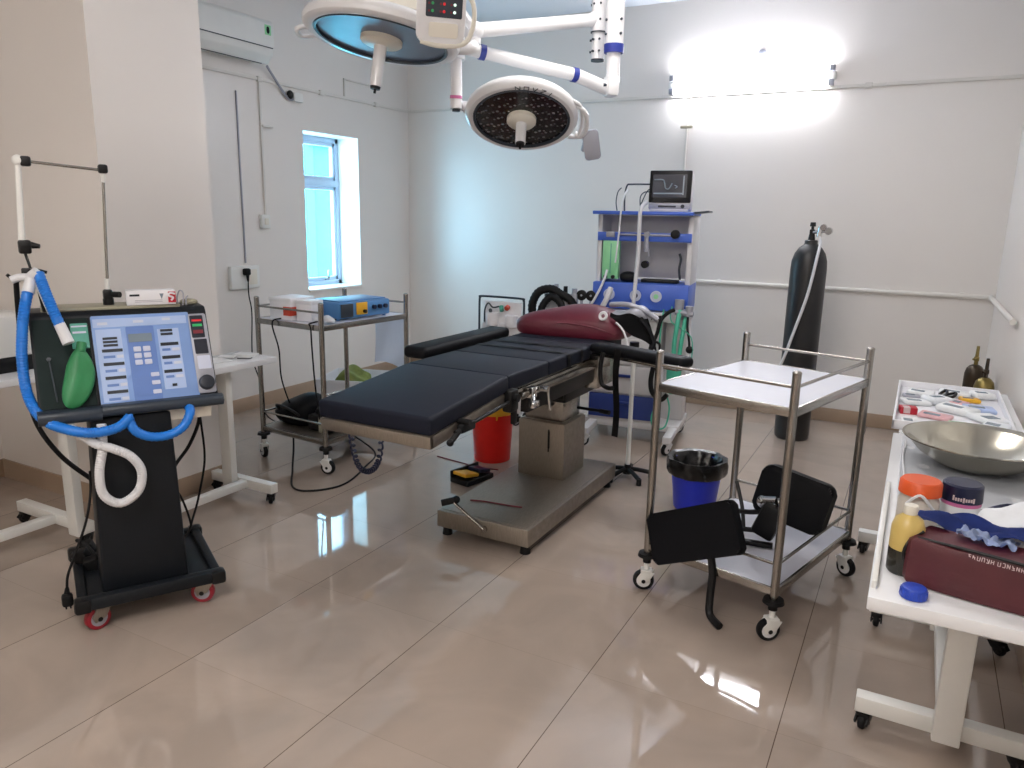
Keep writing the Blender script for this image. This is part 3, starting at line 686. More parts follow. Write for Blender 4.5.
b.mi = 5; b.rrect(.05, .056, .004, .0075, .0095, Matrix.Translation((.275, .148, 0)))
b.build('alarm_panel', ['silver', 'screen', 'redled', 'greenled', 'maroonled', 'key'], V)
b = MB(FM); b.cyl((.272, .062, .007), (.272, .062, .03), .031, .028, seg=28, bev=.003); b.build('knob', 'ink', V)
b = MB(FM); b.rrect(.182, .345, .006, 0, .003, Matrix.Translation((-.212, .188, 0)))
b.mi = 1; b.rrect(.058, .10, .003, .0025, .0045, Matrix.Translation((-.152, .29, 0))); b.mi = 2; b.bb(-.178, -.126, .325, .331, .004, .005); b.bb(-.175, -.13, .30, .308, .004, .005)
b.mi = 3; b.cyl((-.262, .205, .003), (-.262, .205, .014), .007); b.cyl((-.262, .205, .010), (-.250, .04, .010), .0025, seg=8)
b.build('bellows_chamber', ['dkgreen', 'teal', 'key', 'slate'], V)
b = MB(FM); b.bb(-.121, -.113, .0, FL - .012, 0, .012, bev=.003); b.build('divider', 'black', V)
# circuit support arm
Hh = thing('circuit_arm', vw(-.035, .07, 1.226), VA, 'jointed white and steel tubing arm standing on the ventilator top', 'support arm')
def hp(x, y, z): return (x + .035, y - .07, z - 1.226)
b = MB(); b.cyl(hp(-.035, .07, 1.226), hp(-.035, .07, 1.25), .02); b.box(hp(-.035, .07, 1.265), (.035, .04, .045), bev=.01); b.cyl(hp(-.02, .05, 1.268), hp(.005, .03, 1.268), .012); b.build('base_clamp', 'black', Hh)
b = MB(); b.cyl(hp(-.035, .07, 1.26), hp(-.012, .05, 1.752), .0055, seg=12); b.cyl(hp(-.012, .05, 1.745), hp(-.285, .0, 1.765), .0055, seg=12); b.build('steel_rod', 'steel', Hh)
b = MB(); b.cyl(hp(-.285, .0, 1.77), hp(-.302, .0, 1.475), .0105, .012, seg=14); b.ball(hp(-.285, .0, 1.765), .02); b.build('white_tube', 'white', Hh)
MB().cyl(hp(-.035, .07, 1.285), hp(-.034, .069, 1.33), .009).build('collar', 'white', Hh); MB().cyl(hp(-.012, .05, 1.735), hp(-.014, .052, 1.70), .008).build('collar', 'white', Hh)
MB().box(hp(-.262, .0, 1.763), (.035, .036, .036), bev=.008).build('joint', 'black', Hh); MB().box(hp(-.012, .05, 1.75), (.034, .034, .034), bev=.008).build('joint', 'black', Hh)
b = MB(); b.box(hp(-.295, .0, 1.458), (.042, .04, .05), bev=.008); b.cyl(hp(-.28, .0, 1.465), hp(-.248, -.01, 1.46), .014, .008); b.build('joint', 'black', Hh)
b = MB(); b.cyl(hp(-.297, .0, 1.44), hp(-.285, -.02, 1.38), .005); b.tube([hp(-.36, -.03, 1.36), hp(-.33, -.02, 1.335), hp(-.30, -.02, 1.365), hp(-.27, -.03, 1.375), hp(-.235, -.03, 1.365)], .006); b.box(hp(-.30, -.02, 1.37), (.03, .02, .025), bev=.005); b.build('hose_holder', 'black', Hh)
# breathing circuit
b = MB()
b.tube([(-.302, -.075, 1.30), (-.318, -.09, 1.24), (-.333, -.1, 1.16), (-.345, -.11, 1.04), (-.338, -.13, .92), (-.30, -.20, .848), (-.23, -.27, .818), (-.15, -.29, .80), (-.07, -.285, .808), (-.025, -.27, .84)], .0195, n=8, seg=12, rib=.009)
b.mi = 1; b.cyl((-.302, -.075, 1.295), (-.285, -.05, 1.35), .021, .019, seg=16); b.mi = 0
solo(b, 'breathing_hose', ['bluehose', 'whose'], VO, VA, 'blue breathing hose hanging in a long curve down the ventilator side', 'hose', 'breathing hoses of the ventilator')
b = MB(); b.tube([(-.032, -.26, .845), (-.015, -.28, .79), (.035, -.285, .758), (.10, -.285, .755), (.155, -.28, .78), (.187, -.26, .83), (.188, -.20, .845)], .0185, n=8, seg=12, rib=.009)
solo(b, 'breathing_hose', 'bluehose', VO, VA, 'short blue breathing hose sagging in a loop below the control face', 'hose', 'breathing hoses of the ventilator')
b = MB(); b.tube([(-.262, -.06, 1.365), (-.25, -.09, 1.31), (-.232, -.12, 1.24), (-.215, -.14, 1.18)], .0195, n=8, seg=12, rib=.009)
b.mi = 1; b.cyl((-.216, -.138, 1.185), (-.194, -.165, 1.115), .019, .021, seg=16); b.cyl((-.285, -.05, 1.35), (-.262, -.06, 1.37), .021, seg=16); b.tube([(-.35, -.04, 1.34), (-.32, -.04, 1.35), (-.285, -.05, 1.345), (-.262, -.06, 1.31), (-.235, -.09, 1.22)], .014)
solo(b, 'breathing_hose', ['bluehose', 'whose'], VO, VA, 'short blue breathing hose ending in a white connector above the green bag', 'hose', 'breathing hoses of the ventilator')
b = MB(); b.tube([(-.22, -.22, .815), (-.15, -.27, .755), (-.09, -.285, .728), (-.035, -.288, .69), (-.004, -.286, .625), (-.022, -.286, .55), (-.085, -.284, .512), (-.138, -.284, .555), (-.145, -.284, .64), (-.125, -.268, .735), (-.12, -.25, .82)], .0175, n=8, seg=12, rib=.008)
solo(b, 'breathing_hose', 'whose', VO, VA, 'white corrugated hose looped in front of the ventilator column', 'hose', 'breathing hoses of the ventilator')
b = MB(); b.superbox((0, 0, 0), (.112, .055, .235), e=2.2, fn=lambda x, y, z: (x * (1.0 - .28 * (z / .1175) + (.0 if z < .07 else -.35 * (z - .07) / .047)), y, z))
Mg = Matrix.Rotation(R(-14), 4, 'Y').inverted() @ Matrix.Rotation(R(-22), 4, 'X')
bag = MB(Mg); bag.superbox((0, 0, 0), (.10, .042, .24), e=2.1, u=32, v=24, fn=lambda x, y, z: (x * (1 - .45 * max(0, z / .12) ** 2) + .010 * math.cos(z * 16), y + .003 * math.sin(x * 90), z)); bag.cyl((0, 0, .10), (0, 0, .135), .017, seg=16); b.bm.free()
solo(bag, 'reservoir_bag', 'greenbag', vw(-.180, -.158, .985), VA, 'green rubber breathing bag hanging in front of the ventilator console', 'breathing bag')
b = MB(); b.tube([(-.335, .0, 1.33), (-.34, .02, 1.22), (-.345, .05, 1.0), (-.33, .09, .78), (-.26, .10, .62), (-.16, .10, .50)], .0095, n=8)
b.tube([(-.27, -.02, 1.36), (-.262, -.03, 1.28), (-.255, -.01, 1.22)], .009)
solo(b, 'sample_tube', 'rubber', VO, VA, 'black tube running from the hose holder down behind the ventilator console', 'tube')
Pc = thing('power_cord', VO, VA, 'black power cord with its plug dangling at the window side of the ventilator base', 'cord')
b = MB(); b.tube([(-.165, .02, .56), (-.175, -.05, .48), (-.205, -.10, .38), (-.262, -.13, .25), (-.285, -.14, .19), (-.292, -.15, .12)], .005, n=8); b.build('cable', 'rubber', Pc)
b = MB(); b.box((-.293, -.152, .105), (.04, .045, .05), bev=.012); b.cyl((-.293, -.14, .12), (-.29, -.14, .15), .012, .007); b.cyl((-.30, -.158, .085), (-.30, -.158, .07), .003); b.cyl((-.285, -.158, .085), (-.285, -.158, .07), .003); b.build('plug', 'rubber', Pc)
b = MB(); b.tube([(.26, .02, .80), (.27, .08, .70), (.23, .13, .58), (.16, .10, .50), (.13, .06, .42)], .0075, n=8)
b.tube([(.265, .05, .80), (.285, .12, .68), (.292, .14, .50), (.255, .15, .32), (.225, .16, .22), (.20, .15, .16), (.15, .12, .135)], .005, n=8)
b.tube([(.13, .05, .44), (.175, .12, .36), (.205, .15, .26), (.218, .16, .19)], .005, n=8)
solo(b, 'cable', 'rubber', VO, VA, 'black cables hanging from the console down the column of the ventilator', 'cable')
b = MB()
for s_ in ((-.225, .10, .17), (-.20, .19, .165), (-.19, .05, .15)): b.box(s_, (.05, .06, .06), rot=(.3, .2, s_[0] * 9), bev=.012)
b.tube([(-.235, .21, .20), (-.21, .15, .20), (-.18, .10, .16), (-.20, .03, .145)], .008)
solo(b, 'plug_cluster', 'rubber', VO, VA, 'black plugs lying on the ventilator base beside the column', 'plug')
# carton and pens on the console top
b = MB(); b.bb(-.09, .09, -.035, .035, 0, .058, bev=.003); b.mi = 1; b.bb(-.078, -.042, -.0362, -.034, .036, .044)
b.mi = 2; b.bb(.062, .0905, -.0362, .0, .008, .05); b.bb(.062, .0905, -.0365, -.034, .012, .052); b.mi = 3; b.prism([(.03, .045), (.046, .045), (.038, .022)], .0345, .0362, XZ)
b.mi = 4
for z in (.018, .012): b.bb(-.06, .04, -.0362, -.034, z, z + .002)
b.mi = 0; b.tube([(.088, -.0365, .042), (.07, -.0368, .046), (.064, -.0368, .036), (.08, -.0368, .028), (.072, -.0368, .016)], .004, seg=6)
solo(b, 'medicine_box', ['carton', 'ink', 'crimson', 'lcd', 'silver'], vw(.115, .03, 1.226), VA - 3, 'white and crimson medicine carton lying on the ventilator top', 'box')
b = MB(); b.tube([(-.008, 0, .002), (-.012, .01, .03), (.0, .012, .062), (.012, .005, .05), (.008, 0, .002)], .003); b.tube([(.02, 0, .002), (.022, .006, .03), (.03, .01, .04)], .003)
solo(b, 'clip', 'silver', vw(.225, .02, 1.2145), VA, 'small silver wire clip beside the medicine carton', 'clip')
b = MB(); b.superbox((0, 0, .012), (.07, .05, .026), e=3)
solo(b, 'rubber_cap', 'olivetop', vw(.262, .06, 1.2145), VA, 'low grey cap at the end of the ventilator top', 'cap')

# ------------------------------------------------------------------ white wheeled tables
def wheeled_table(loc, label, w, y0, y1, zt, feet, legx, footx, th=.034, rim=False, stretch=0.0, far=0.0):
    t = thing('wheeled_table', loc, 0, label, 'table', 'white wheeled tables')
    b = MB(); b.bb(-w / 2, w / 2, y0, y1, zt - th, zt, bev=.004); b.build('tabletop', 'board', t)
    if rim:
        b = MB(); b.bb(-w / 2 + .004, -w / 2 + .016, y0 + .05, y0 + .85, zt - .002, zt + .02, bev=.003); b.build('raised_rim', 'white', t)
    for y in feet:
        b = MB(); b.bb(legx - .038, legx + .038, y - .070, y - .027, .064, zt - th, bev=.004); b.build('leg', 'white', t)
        if y == feet[1]: footx = (footx[0] + far, footx[1])
        b = MB(); b.bb(footx[0], footx[1], y - .026, y + .026, .062, .116, bev=.004); b.build('foot_bar', 'white', t)
        for x in (footx[0] + .03, footx[1] - .03): caster(t, x, y, .062, .026, house='black', tyre='rubber', hub='black', ang=80 + 40 * (x > 0) + y * 20, width=.02, stem=.007)
    b = MB(); b.bb(stretch - .024, stretch + .024, feet[0], feet[-1], .068, .110, bev=.004); b.build('stretcher', 'white', t)
    return t
wheeled_table((.24, 2.6, 0), 'white wheeled table in the near corner carrying the bowl, bottles and maroon bag', .51, -.80, .80, .756, (-.155, .57), .0, (-.255, .225), rim=True)
wheeled_table((.24, 4.0, 0), 'white wheeled table by the back corner carrying the tray of packets', .47, -.58, .52, .756, (-.1, .40), .0, (-.35, .225), far=.16)
wheeled_table((-3.37, 2.55, 0), 'white wheeled table standing between the ventilator and the pillar', .32, -.62, .56, .786, (-.36, .32), .045, (-.14, .34), stretch=.13)
wheeled_table((-3.75, 1.35, 0), 'white wheeled table left of the ventilator carrying a black-fronted machine', .56, -.75, .78, .858, (-.3, .68), .33, (-.22, .36), stretch=.10)
# machine on the far-left table
Dv = thing('analyser', (-3.80, 1.72, .858), 0, 'white machine with a black lower front on the table left of the ventilator', 'machine')
b = MB(); b.bb(-.2, .2, -.3, .3, .07, .26, bev=.015); b.cyl((.2, .25, .2), (.206, .25, .2), .008); b.build('housing', 'white', Dv)
b = MB(); b.bb(-.185, .19, -.28, .28, .0, .075, bev=.006); b.build('plinth', 'black', Dv)
# papers and small things on the table by the pillar
for i, (x, y, rz, w, d) in enumerate(((-3.36, 3.02, 12, .12, .08), (-3.38, 2.80, -8, .13, .17), (-3.40, 2.92, 30, .09, .06))):
    b = MB(); b.bb(-w / 2, w / 2, -d / 2, d / 2, 0, .006 + .01 * (i == 0), bev=.001)
    solo(b, 'packet', 'paper', (x, y, .7865 + .007 * (i == 2)), rz, ['small white packet at the far end of the table by the pillar', 'white sheet of papers beside the ventilator console', 'small packet resting on the sheet of papers'][i], 'packet', 'packets on the table by the pillar')
b = MB(); b.tube([(-.03, 0, .004), (0, .01, .005), (.03, .03, .004), (.02, .06, .004)], .003)
solo(b, 'forceps', 'black', (-3.30, 2.93, .7865), 0, 'thin black forceps on the table by the pillar', 'instrument')

# ------------------------------------------------------------------ on the near table
zt = .757
Ba = thing('instrument_bag', (.33, 1.935, zt), -14, 'maroon cloth bag with pale print lying at the front of the near table', 'bag')
def bagf(x, y, z): return (x + .012 * math.sin(y * 9), y + .012 * math.sin(x * 8), z * (1 + .05 * math.sin(x * 11)) - .012 * (x > .1))
b = MB(); t_ = bmesh.new(); bmesh.ops.create_cube(t_, size=1)
for v in t_.verts: v.co = Vector((v.co.x * .53, v.co.y * (.15 - .03 * (v.co.z > 0)), v.co.z * .118 + .06))
bmesh.ops.subdivide_edges(t_, edges=list(t_.edges), cuts=9, use_grid_fill=True); bmesh.ops.smooth_vert(t_, verts=list(t_.verts), factor=.5, use_axis_x=True, use_axis_y=True, use_axis_z=True)
bmesh.ops.smooth_vert(t_, verts=list(t_.verts), factor=.5, use_axis_x=True, use_axis_y=True, use_axis_z=True)
for v in t_.verts: v.co = Vector(bagf(*v.co))
b._add(t_); b.build('bag_body', 'bagred', Ba)
b = MB(); b.tube([(-.25, -.058, .112), (-.1, -.066, .118), (.1, -.066, .115), (.25, -.056, .108)], .004); b.tube([(-.262, -.05, .02), (-.275, -.06, .06), (-.266, -.055, .10), (-.245, -.03, .12)], .004); b.build('piping', 'seam', Ba)
b = MB(); x = -.14; random.seed(5)
def glyph(b, x, w, h, k):     # little unreadable printed letters
    segs = [((0, 0), (0, h)), ((w, 0), (w, h)), ((0, h), (w, h)), ((0, 0), (w, 0)), ((0, h / 2), (w, h / 2)), ((0, h), (w, 0))]
    for i in random.sample(range(6), k):
        (ax, ay), (bx, by) = segs[i]; b.cyl((x + ax, ay, 0), (x + bx, by, 0), .0009, seg=5)
b.M = Matrix.Translation((0, -.0705, .101)) @ Matrix.Rotation(R(80), 4, 'X')
for i in range(28):
    glyph(b, x, .005, .009, 3); x += .009 + .004 * (i % 6 == 5)
b.build('lettering', 'pale', Ba)
b = MB(); b.lathe([(0, 0), (.034, 0), (.038, .006), (.038, .060), (.0376, .064)], seg=32); b.mi = 1; b.lathe([(.0376, .064), (.038, .068), (.0375, .12), (.031, .140), (.018, .150), (.015, .154)], seg=32); b.mi = 2; b.cyl((0, 0, .152), (0, 0, .176), .016, seg=20, bev=.002)
Bo = thing('antiseptic_bottle', (.052, 1.985, zt), 0, 'plastic bottle of yellow and dark brown antiseptic at the edge of the near table', 'bottle')
b.build('bottle_body', ['brownliq', 'ochre', 'cream'], Bo)
b = MB(); b.cyl((0, 0, 0), (0, 0, .026), .030, .027, seg=28, bev=.004)
for k in range(20): b.cyl((.029 * math.cos(k * .314), .029 * math.sin(k * .314), .003), (.028 * math.cos(k * .314), .028 * math.sin(k * .314), .02), .0015, seg=5)
solo(b, 'bottle_cap', 'bluecap', (.078, 1.85, zt), 0, 'blue screw cap lying on the near table in front of the antiseptic bottle', 'cap')
J = thing('jar', (.075, 2.27, zt), 0, 'frosted plastic jar with an orange lid on the near table', 'jar', 'jars on the near table')
b = MB(); b.lathe([(0, 0), (.048, 0), (.052, .006), (.052, .10), (.046, .112), (.046, .125)], seg=36); b.mi = 1; b.cyl((-.02, -.0505, .055), (-.018, -.0535, .055), .012); b.build('jar_body', ['blister', 'crimson'], J)
b = MB(); b.lathe([(0, .158), (.048, .158), (.053, .152), (.054, .12), (.046, .118)], seg=40); b.build('lid', 'orange', J)
b = MB(); b.tube([(-.03, -.054, .10), (.0, -.062, .13), (.03, -.056, .10), (.055, -.03, .06)], .004); b.build('strap', 'whose', J)
J = thing('jar', (.178, 2.32, zt), 0, 'white jar with a navy lid and a pink band on the near table', 'jar', 'jars on the near table')
b = MB(); b.lathe([(0, 0), (.045, 0), (.049, .006), (.049, .088), (.049, .10)], seg=40); b.mi = 1; b.lathe([(.0494, .094), (.0497, .096), (.0497, .102), (.0494, .104)], seg=40); b.build('jar_body', ['paper', 'pink'], J)
b = MB(); b.lathe([(0, .154), (.045, .154), (.050, .149), (.0515, .105), (.047, .103)], seg=40)
b.mi = 1; random.seed(3)
for k in range(9):
    a = R(-115 + k * 7); b.box((.0516 * math.cos(a), .0516 * math.sin(a), .117 + .003 * (k == 0)), (.002, .0045, .009 + .005 * (k in (0, 4, 8))), rot=(0, 0, a), bev=.0005)
b.build('lid', ['navy', 'pale'], J)
# dark tubes and white wrap behind the bag
b = MB()
for k in range(4): b.tube([(-.06, -.02 + k * .02, .012 + .014 * (k % 2)), (.02, .02 + k * .014, .018 + .012 * k), (.10, .015 + k * .02, .014), (.19, -.02 + k * .03, .012)], .0065)
b.cyl((-.05, -.03, .016), (.05, -.05, .024), .014)
solo(b, 'cable', 'navy', (.30, 2.43, zt), 0, 'dark blue cables coiled behind the navy-lidded jar', 'cable')
b = MB(); b.superbox((0, 0, .03), (.20, .14, .15), e=2.6, u=40, v=26, fn=lambda x, y, z: (x, y, z + .01 * math.sin(x * 55 + 1) + .008 * math.sin(y * 61)))
solo(b, 'gauze_bundle', 'cloth', (.305, 2.16, zt + .05), 10, 'white gauze bundle behind the maroon bag', 'gauze')
b = MB(); b.grid(lambda u, v: (-.13 + .26 * u, -.06 + .13 * v, .014 + .02 * math.sin(u * 9 + v * 4) * math.sin(v * 6 + 1) + .012 * u), 22, 14, thick=.006)
solo(b, 'cloth', 'bluecloth', (.19, 2.055, zt + .10), -14, 'crumpled blue cloth on the back edge of the maroon bag', 'cloth')
b = MB(); b.grid(lambda u, v: (-.06 + .12 * u + .004 * math.sin(v * 9), -.03 + .06 * v + .006 * math.sin(u * 8), .012 + .007 * math.sin(u * 17 + v * 5) * math.sin(v * 11 + 1) + .004 * math.sin(u * 31)), 26, 16, thick=.008)
solo(b, 'wrapped_packet', 'bluewrap', (.215, 1.985, zt + .115), -16, 'shiny blue and white plastic packet on top of the maroon bag', 'packet')
# bowl on a white sheet
b = MB(); b.grid(lambda u, v: (-.225 + .45 * u, -.42 + .84 * v, .0035 + .003 * math.sin(u * 13 + v * 5) + .002 * math.sin(v * 22)), 30, 40, thick=.002)
solo(b, 'drape', 'film', (.245, 2.96, zt), 0, 'thin pale plastic drape spread under the steel bowl', 'sheet')
b = MB(); b.tube([(0, -.42, .008), (.004, -.2, .008), (-.004, 0, .008), (.002, .25, .008)], .004)
solo(b, 'thin_hose', 'whose', (.032, 3.0, zt + .005), 0, 'thin white hose lying along the table edge beside the steel bowl', 'hose')
b = MB(); b.lathe([(0, 0), (.10, 0), (.135, .010), (.19, .046), (.222, .082), (.236, .094), (.243, .096), (.243, .100), (.234, .099), (.218, .087), (.186, .052), (.13, .016), (.098, .006), (0, .006)], seg=72)
solo(b, 'bowl', 'basin', (.258, 3.03, zt + .008), 0, 'wide shallow stainless steel bowl on the near table', 'bowl')

# ------------------------------------------------------------------ tray of packets on the far table
tx, ty = .20, 3.93
b = MB(); w, d = .225, .47
b.bb(-w, w, -d, d, 0, .006, bev=.002)
for (x0, x1, y0, y1) in ((-w, w, -d, -d + .01), (-w, w, d - .01, d), (-w, -w + .01, -d, d), (w - .01, w, -d, d)): b.bb(x0, x1, y0, y1, 0, .04, bev=.003)
solo(b, 'tray', 'tray', (tx, ty, zt), 0, 'white rectangular tray full of packets on the table by the back corner', 'tray')
zz = zt + .007
pk = [('carton', 'crimson', -.17, -.16, 10, .07, .06, .03, 'small red and white carton at the front of the tray'),
      ('packet', 'pinkpack', -.06, -.19, -12, .13, .10, .015, 'pink printed packet beside the red carton'),
      ('packet', 'paper', -.14, .06, 20, .12, .09, .02, 'white packet with grey print at the tray side facing the trolley'),
      ('packet', 'paper', .03, -.03, -25, .16, .11, .03, 'large white packet in the middle of the tray'),
      ('packet', 'bluewrap', .12, .06, 8, .13, .10, .02, 'pale blue wrapped packet in the tray'),
      ('packet', 'paper', .15, -.15, 35, .12, .16, .025, 'clear white packet near the wall side of the tray'),
      ('packet', 'yellow', .09, .25, 12, .09, .06, .02, 'small yellow packet at the far end of the tray'),
      ('packet', 'paper', -.12, .30, -8, .12, .10, .02, 'white packet at the far corner of the tray under the scissors side'),
      ('packet', 'greenglass', .03, -.30, 15, .08, .06, .015, 'small green printed packet at the near end of the tray'),
      ('packet', 'paper', -.16, -.34, 5, .07, .12, .012, 'slim white packet in the near corner of the tray'),
      ('packet', 'cloth', -.05, .13, 40, .12, .10, .035, 'white gauze packet beneath the scissors'),
      ('packet', 'paper', .03, .36, -5, .14, .10, .025, 'white packet against the far rim of the tray'),
      ('packet', 'silver', -.16, .18, 12, .08, .06, .02, 'grey packet by the long rim of the tray'),
      ('packet', 'cloth', .16, -.31, -18, .10, .12, .03, 'white gauze packet in the near wall-side corner of the tray'),
      ('packet', 'pinkpack', .04, .13, -30, .07, .09, .02, 'small pink packet behind the large white packet'),
      ('packet', 'paper', .15, .38, 20, .10, .09, .03, 'white packet in the far wall-side corner of the tray')]
for nm, mt, x, y, rz, w, d, h, lb in pk:
    b = MB()
    if nm == 'carton': b.bb(-w / 2, w / 2, -d / 2, d / 2, 0, h, bev=.002); b.mi = 1; b.bb(-w / 2 + .012, w / 2 - .03, -d / 2 - .0006, d / 2 - .02, .004, h + .0006)
    else:
        b.box((0, 0, h / 2), (w, d, h), rot=(0, .04, 0), bev=h * .42, seg=3)
        b.mi = 1; b.box((-w * .1, -d * .09, h * .97 + .002), (w * .5, d * .3, .003), rot=(0, .04, 0))
    solo(b, nm, [mt, 'pale' if nm == 'carton' else 'lcd'], (tx + x, ty + y, zz), rz, lb, 'packet', 'packets in the white tray')
Sc = thing('scissors', (tx - .03, ty + .20, zz + .002), 62, 'black-handled scissors lying across the tray', 'scissors')
b = MB(); b.tube([(0, -.01, .012), (.05, -.03, .02), (.09, -.02, .03), (.06, .0, .024), (0, .008, .012)], .007); b.tube([(0, .01, .012), (.05, .035, .02), (.10, .03, .034), (.06, .008, .024), (0, -.008, .012)], .007); b.build('handle', 'black', Sc)
b = MB(); b.prism([(0, -.008), (-.11, .012), (-.12, .014), (-.02, .014)], .006, .009); b.prism([(0, .008), (-.11, -.008), (-.12, -.01), (-.02, -.012)], .009, .012); b.build('blade', 'steel', Sc)

# ------------------------------------------------------------------ gas cylinders
G = thing('oxygen_cylinder', (-.712, 5.87, 0), 0, 'tall black gas cylinder with regulator standing near the back wall', 'gas cylinder')
b = MB(); b.lathe([(0, 0), (.112, 0), (.122, .012), (.125, .04), (.125, 1.27), (.121, 1.33), (.105, 1.385), (.078, 1.425), (.052, 1.445), (.045, 1.455), (.045, 1.475), (.038, 1.48), (0, 1.48)], seg=48); b.build('cylinder_body', 'cyl', G)
b = MB(); b.cyl((0, 0, 1.475), (0, 0, 1.52), .026, .02, seg=18); b.box((0, 0, 1.535), (.035, .035, .04), bev=.006); b.cyl((0, 0, 1.55), (0, 0, 1.578), .01); b.cyl((0, 0, 1.575), (0, 0, 1.605), .021, .018, seg=14, bev=.003); b.build('valve', 'black', G)
b = MB(); b.cyl((.01, -.01, 1.535), (.06, -.03, 1.54), .012); b.cyl((.05, -.03, 1.50), (.06, -.03, 1.575), .019, seg=18); b.cyl((.06, -.03, 1.54), (.115, -.05, 1.545), .009); b.cyl((.112, -.06, 1.545), (.118, -.04, 1.547), .026, seg=20); b.cyl((.075, -.055, 1.57), (.08, -.035, 1.572), .022, seg=20); b.build('regulator', 'chrome', G)
b = MB(); b.tube([(.055, -.04, 1.505), (.07, -.07, 1.46), (.065, -.135, 1.36), (.03, -.15, 1.1), (-.03, -.155, .85), (-.085, -.15, .64), (-.14, -.09, .48), (-.165, .03, .32), (-.14, .12, .16), (-.08, .16, .012), (.06, .17, .012)], .0105, n=8); b.build('outlet_hose', 'whose', G)
for (x, y, top, r, lb, mt) in ((.395, 5.64, .845, .058, 'small bronze gas cylinder behind the tray, further from the wall and taller', 'bronze'), (.443, 5.44, .80, .058, 'small brassy gas cylinder behind the tray, against the wall and shorter', 'brass')):
    s_ = thing('small_gas_cylinder', (x, y, 0), 0, lb, 'gas cylinder', 'small gas cylinders in the back corner')
    h = top - .16
    b = MB(); b.lathe([(0, 0), (r - .006, 0), (r, .012), (r, h - .05), (r * .97, h - .02), (r * .84, h + .008), (r * .58, h + .026), (.018, h + .034), (0, h + .034)], seg=32); b.build('cylinder_body', 'bronze', s_)
    b = MB(); b.lathe([(r * 1.005, h - .05), (r * .985, h - .02), (r * .855, h + .011), (r * .595, h + .029), (.019, h + .038), (0, h + .039)], seg=32); b.build('shoulder', mt, s_)
    b = MB(); b.cyl((0, 0, h + .03), (0, 0, top), .013, .009, seg=14, bev=.003); b.box((0, 0, h + .075), (.03, .026, .03), bev=.005); b.cyl((0, 0, h + .075), (-.02, -.028, h + .075), .007); b.build('valve', 'brass' if mt == 'bronze' else 'bronze', s_)

# ------------------------------------------------------------------ anaesthesia machine
GO = (-1.755, 5.30, 0)
G = thing('anaesthesia_machine', GO, 8, 'blue and white anaesthesia machine standing behind the head of the operating table', 'anaesthesia machine')
b = MB(); b.bb(-.33, .34, -.20, .24, .10, .15, bev=.006)
for s_ in (-.29, .30): b.bb(s_ - .03, s_ + .03, -.47, .24, .09, .14, bev=.008)
b.build('base', 'gaswhite', G)
for (x, y, a) in ((-.29, -.43, 20), (.30, -.43, 60), (-.29, .19, 0), (.30, .19, 40)): caster(G, x, y, .09, .042, house='gaswhite', tyre='rubber', hub='gaswhite', ang=a)
b = MB(); b.bb(-.335, .16, -.20, .22, .15, .93, bev=.006); b.build('cabinet', 'gaswhite', G)
for (z0, z1, mt) in ((.17, .345, 'gasblued'), (.36, .56, 'gaswhite'), (.575, .76, 'gaswhite')):
    b = MB(); b.bb(-.325, .15, -.215, -.198, z0, z1, bev=.004); d = b.build('drawer', mt, G)
    b = MB(); b.box((-.06, -.222, (z0 + z1) / 2 + .03), (.14, .018, .022), bev=.006); b.build('drawer_handle', 'gasblued', d)
b = MB(); b.bb(-.34, .345, -.24, .22, .90, .965, bev=.006); b.mi = 1
for x in (.02, .10, .17): b.cyl((x, -.24, .93), (x, -.262, .93), .018, seg=18)
b.build('worktop', ['gaswhite', 'black'], G)
b = MB(); b.bb(-.30, .31, .14, .16, 1.18, 1.63); b.build('back_panel', 'gaswhite', G)
for x in (-.315, .325):
    b = MB(); b.bb(x - .018, x + .018, -.14, .2, .96, 1.63, bev=.005); b.build('side_post', 'gaswhite', G)
b = MB(); b.bb(-.335, .345, -.205, .2, .975, 1.160, bev=.008); b.build('gauge_panel', 'gasblue', G)
for x, mt in ((-.21, 'navy'), (-.02, 'navy'), (.125, 'greenglass')):
    b = MB(); Mx = Matrix.Translation((x, -.205, 1.075)) @ Matrix.Rotation(R(90), 4, 'X')
    b.M = Mx; b.lathe([(.036, 0), (.040, .004), (.040, .016), (.034, .018), (.033, .012), (0, .012)], seg=28); b.mi = 1; b.cyl((0, 0, .011), (0, 0, .0125), .017, seg=18); b.build('gauge', ['key', mt], G)
b = MB(); b.bb(-.325, .335, -.16, -.11, 1.45, 1.51, bev=.004); b.build('cross_rail', 'gasblue', G)
b = MB(); b.cyl((-.17, -.165, 1.495), (.23, -.165, 1.495), .0075, seg=10); b.bb(-.26, -.20, -.175, -.155, 1.475, 1.515, bev=.003); b.cyl((.03, -.16, 1.50), (.03, -.19, 1.50), .02); b.cyl((.03, -.18, 1.485), (.03, -.18, 1.38), .016, seg=14); b.cyl((.045, -.18, 1.4), (.05, -.18, 1.35), .008); b.build('manifold', 'silver', G)
b = MB(); b.cyl((.225, -.15, 1.505), (.225, -.20, 1.505), .030, seg=20, bev=.004); b.build('control_knob', 'black', G)
b = MB(); b.bb(-.285, -.165, -.155, -.10, 1.18, 1.455, bev=.006); b.mi = 1; b.bb(-.228, -.222, -.158, -.154, 1.22, 1.43); b.mi = 2
for x in (-.255, -.2): b.cyl((x, -.155, 1.195), (x, -.178, 1.195), .013, seg=14)
b.build('flowmeter', ['greenglass', 'teal', 'black'], G)
b = MB(); b.superbox((-.10, -.10, 1.195), (.12, .12, .08), e=3); b.cyl((.02, -.10, 1.29), (.02, -.155, 1.29), .026, seg=18); b.box((.12, -.05, 1.172), (.26, .1, .024), bev=.005); b.build('vaporiser_fittings', 'black', G)
b = MB(); b.tube([(.25, -.08, 1.37), (.262, -.09, 1.33), (.255, -.09, 1.26), (.265, -.09, 1.19)], .0085); b.build('hook_arm', 'slate', G)
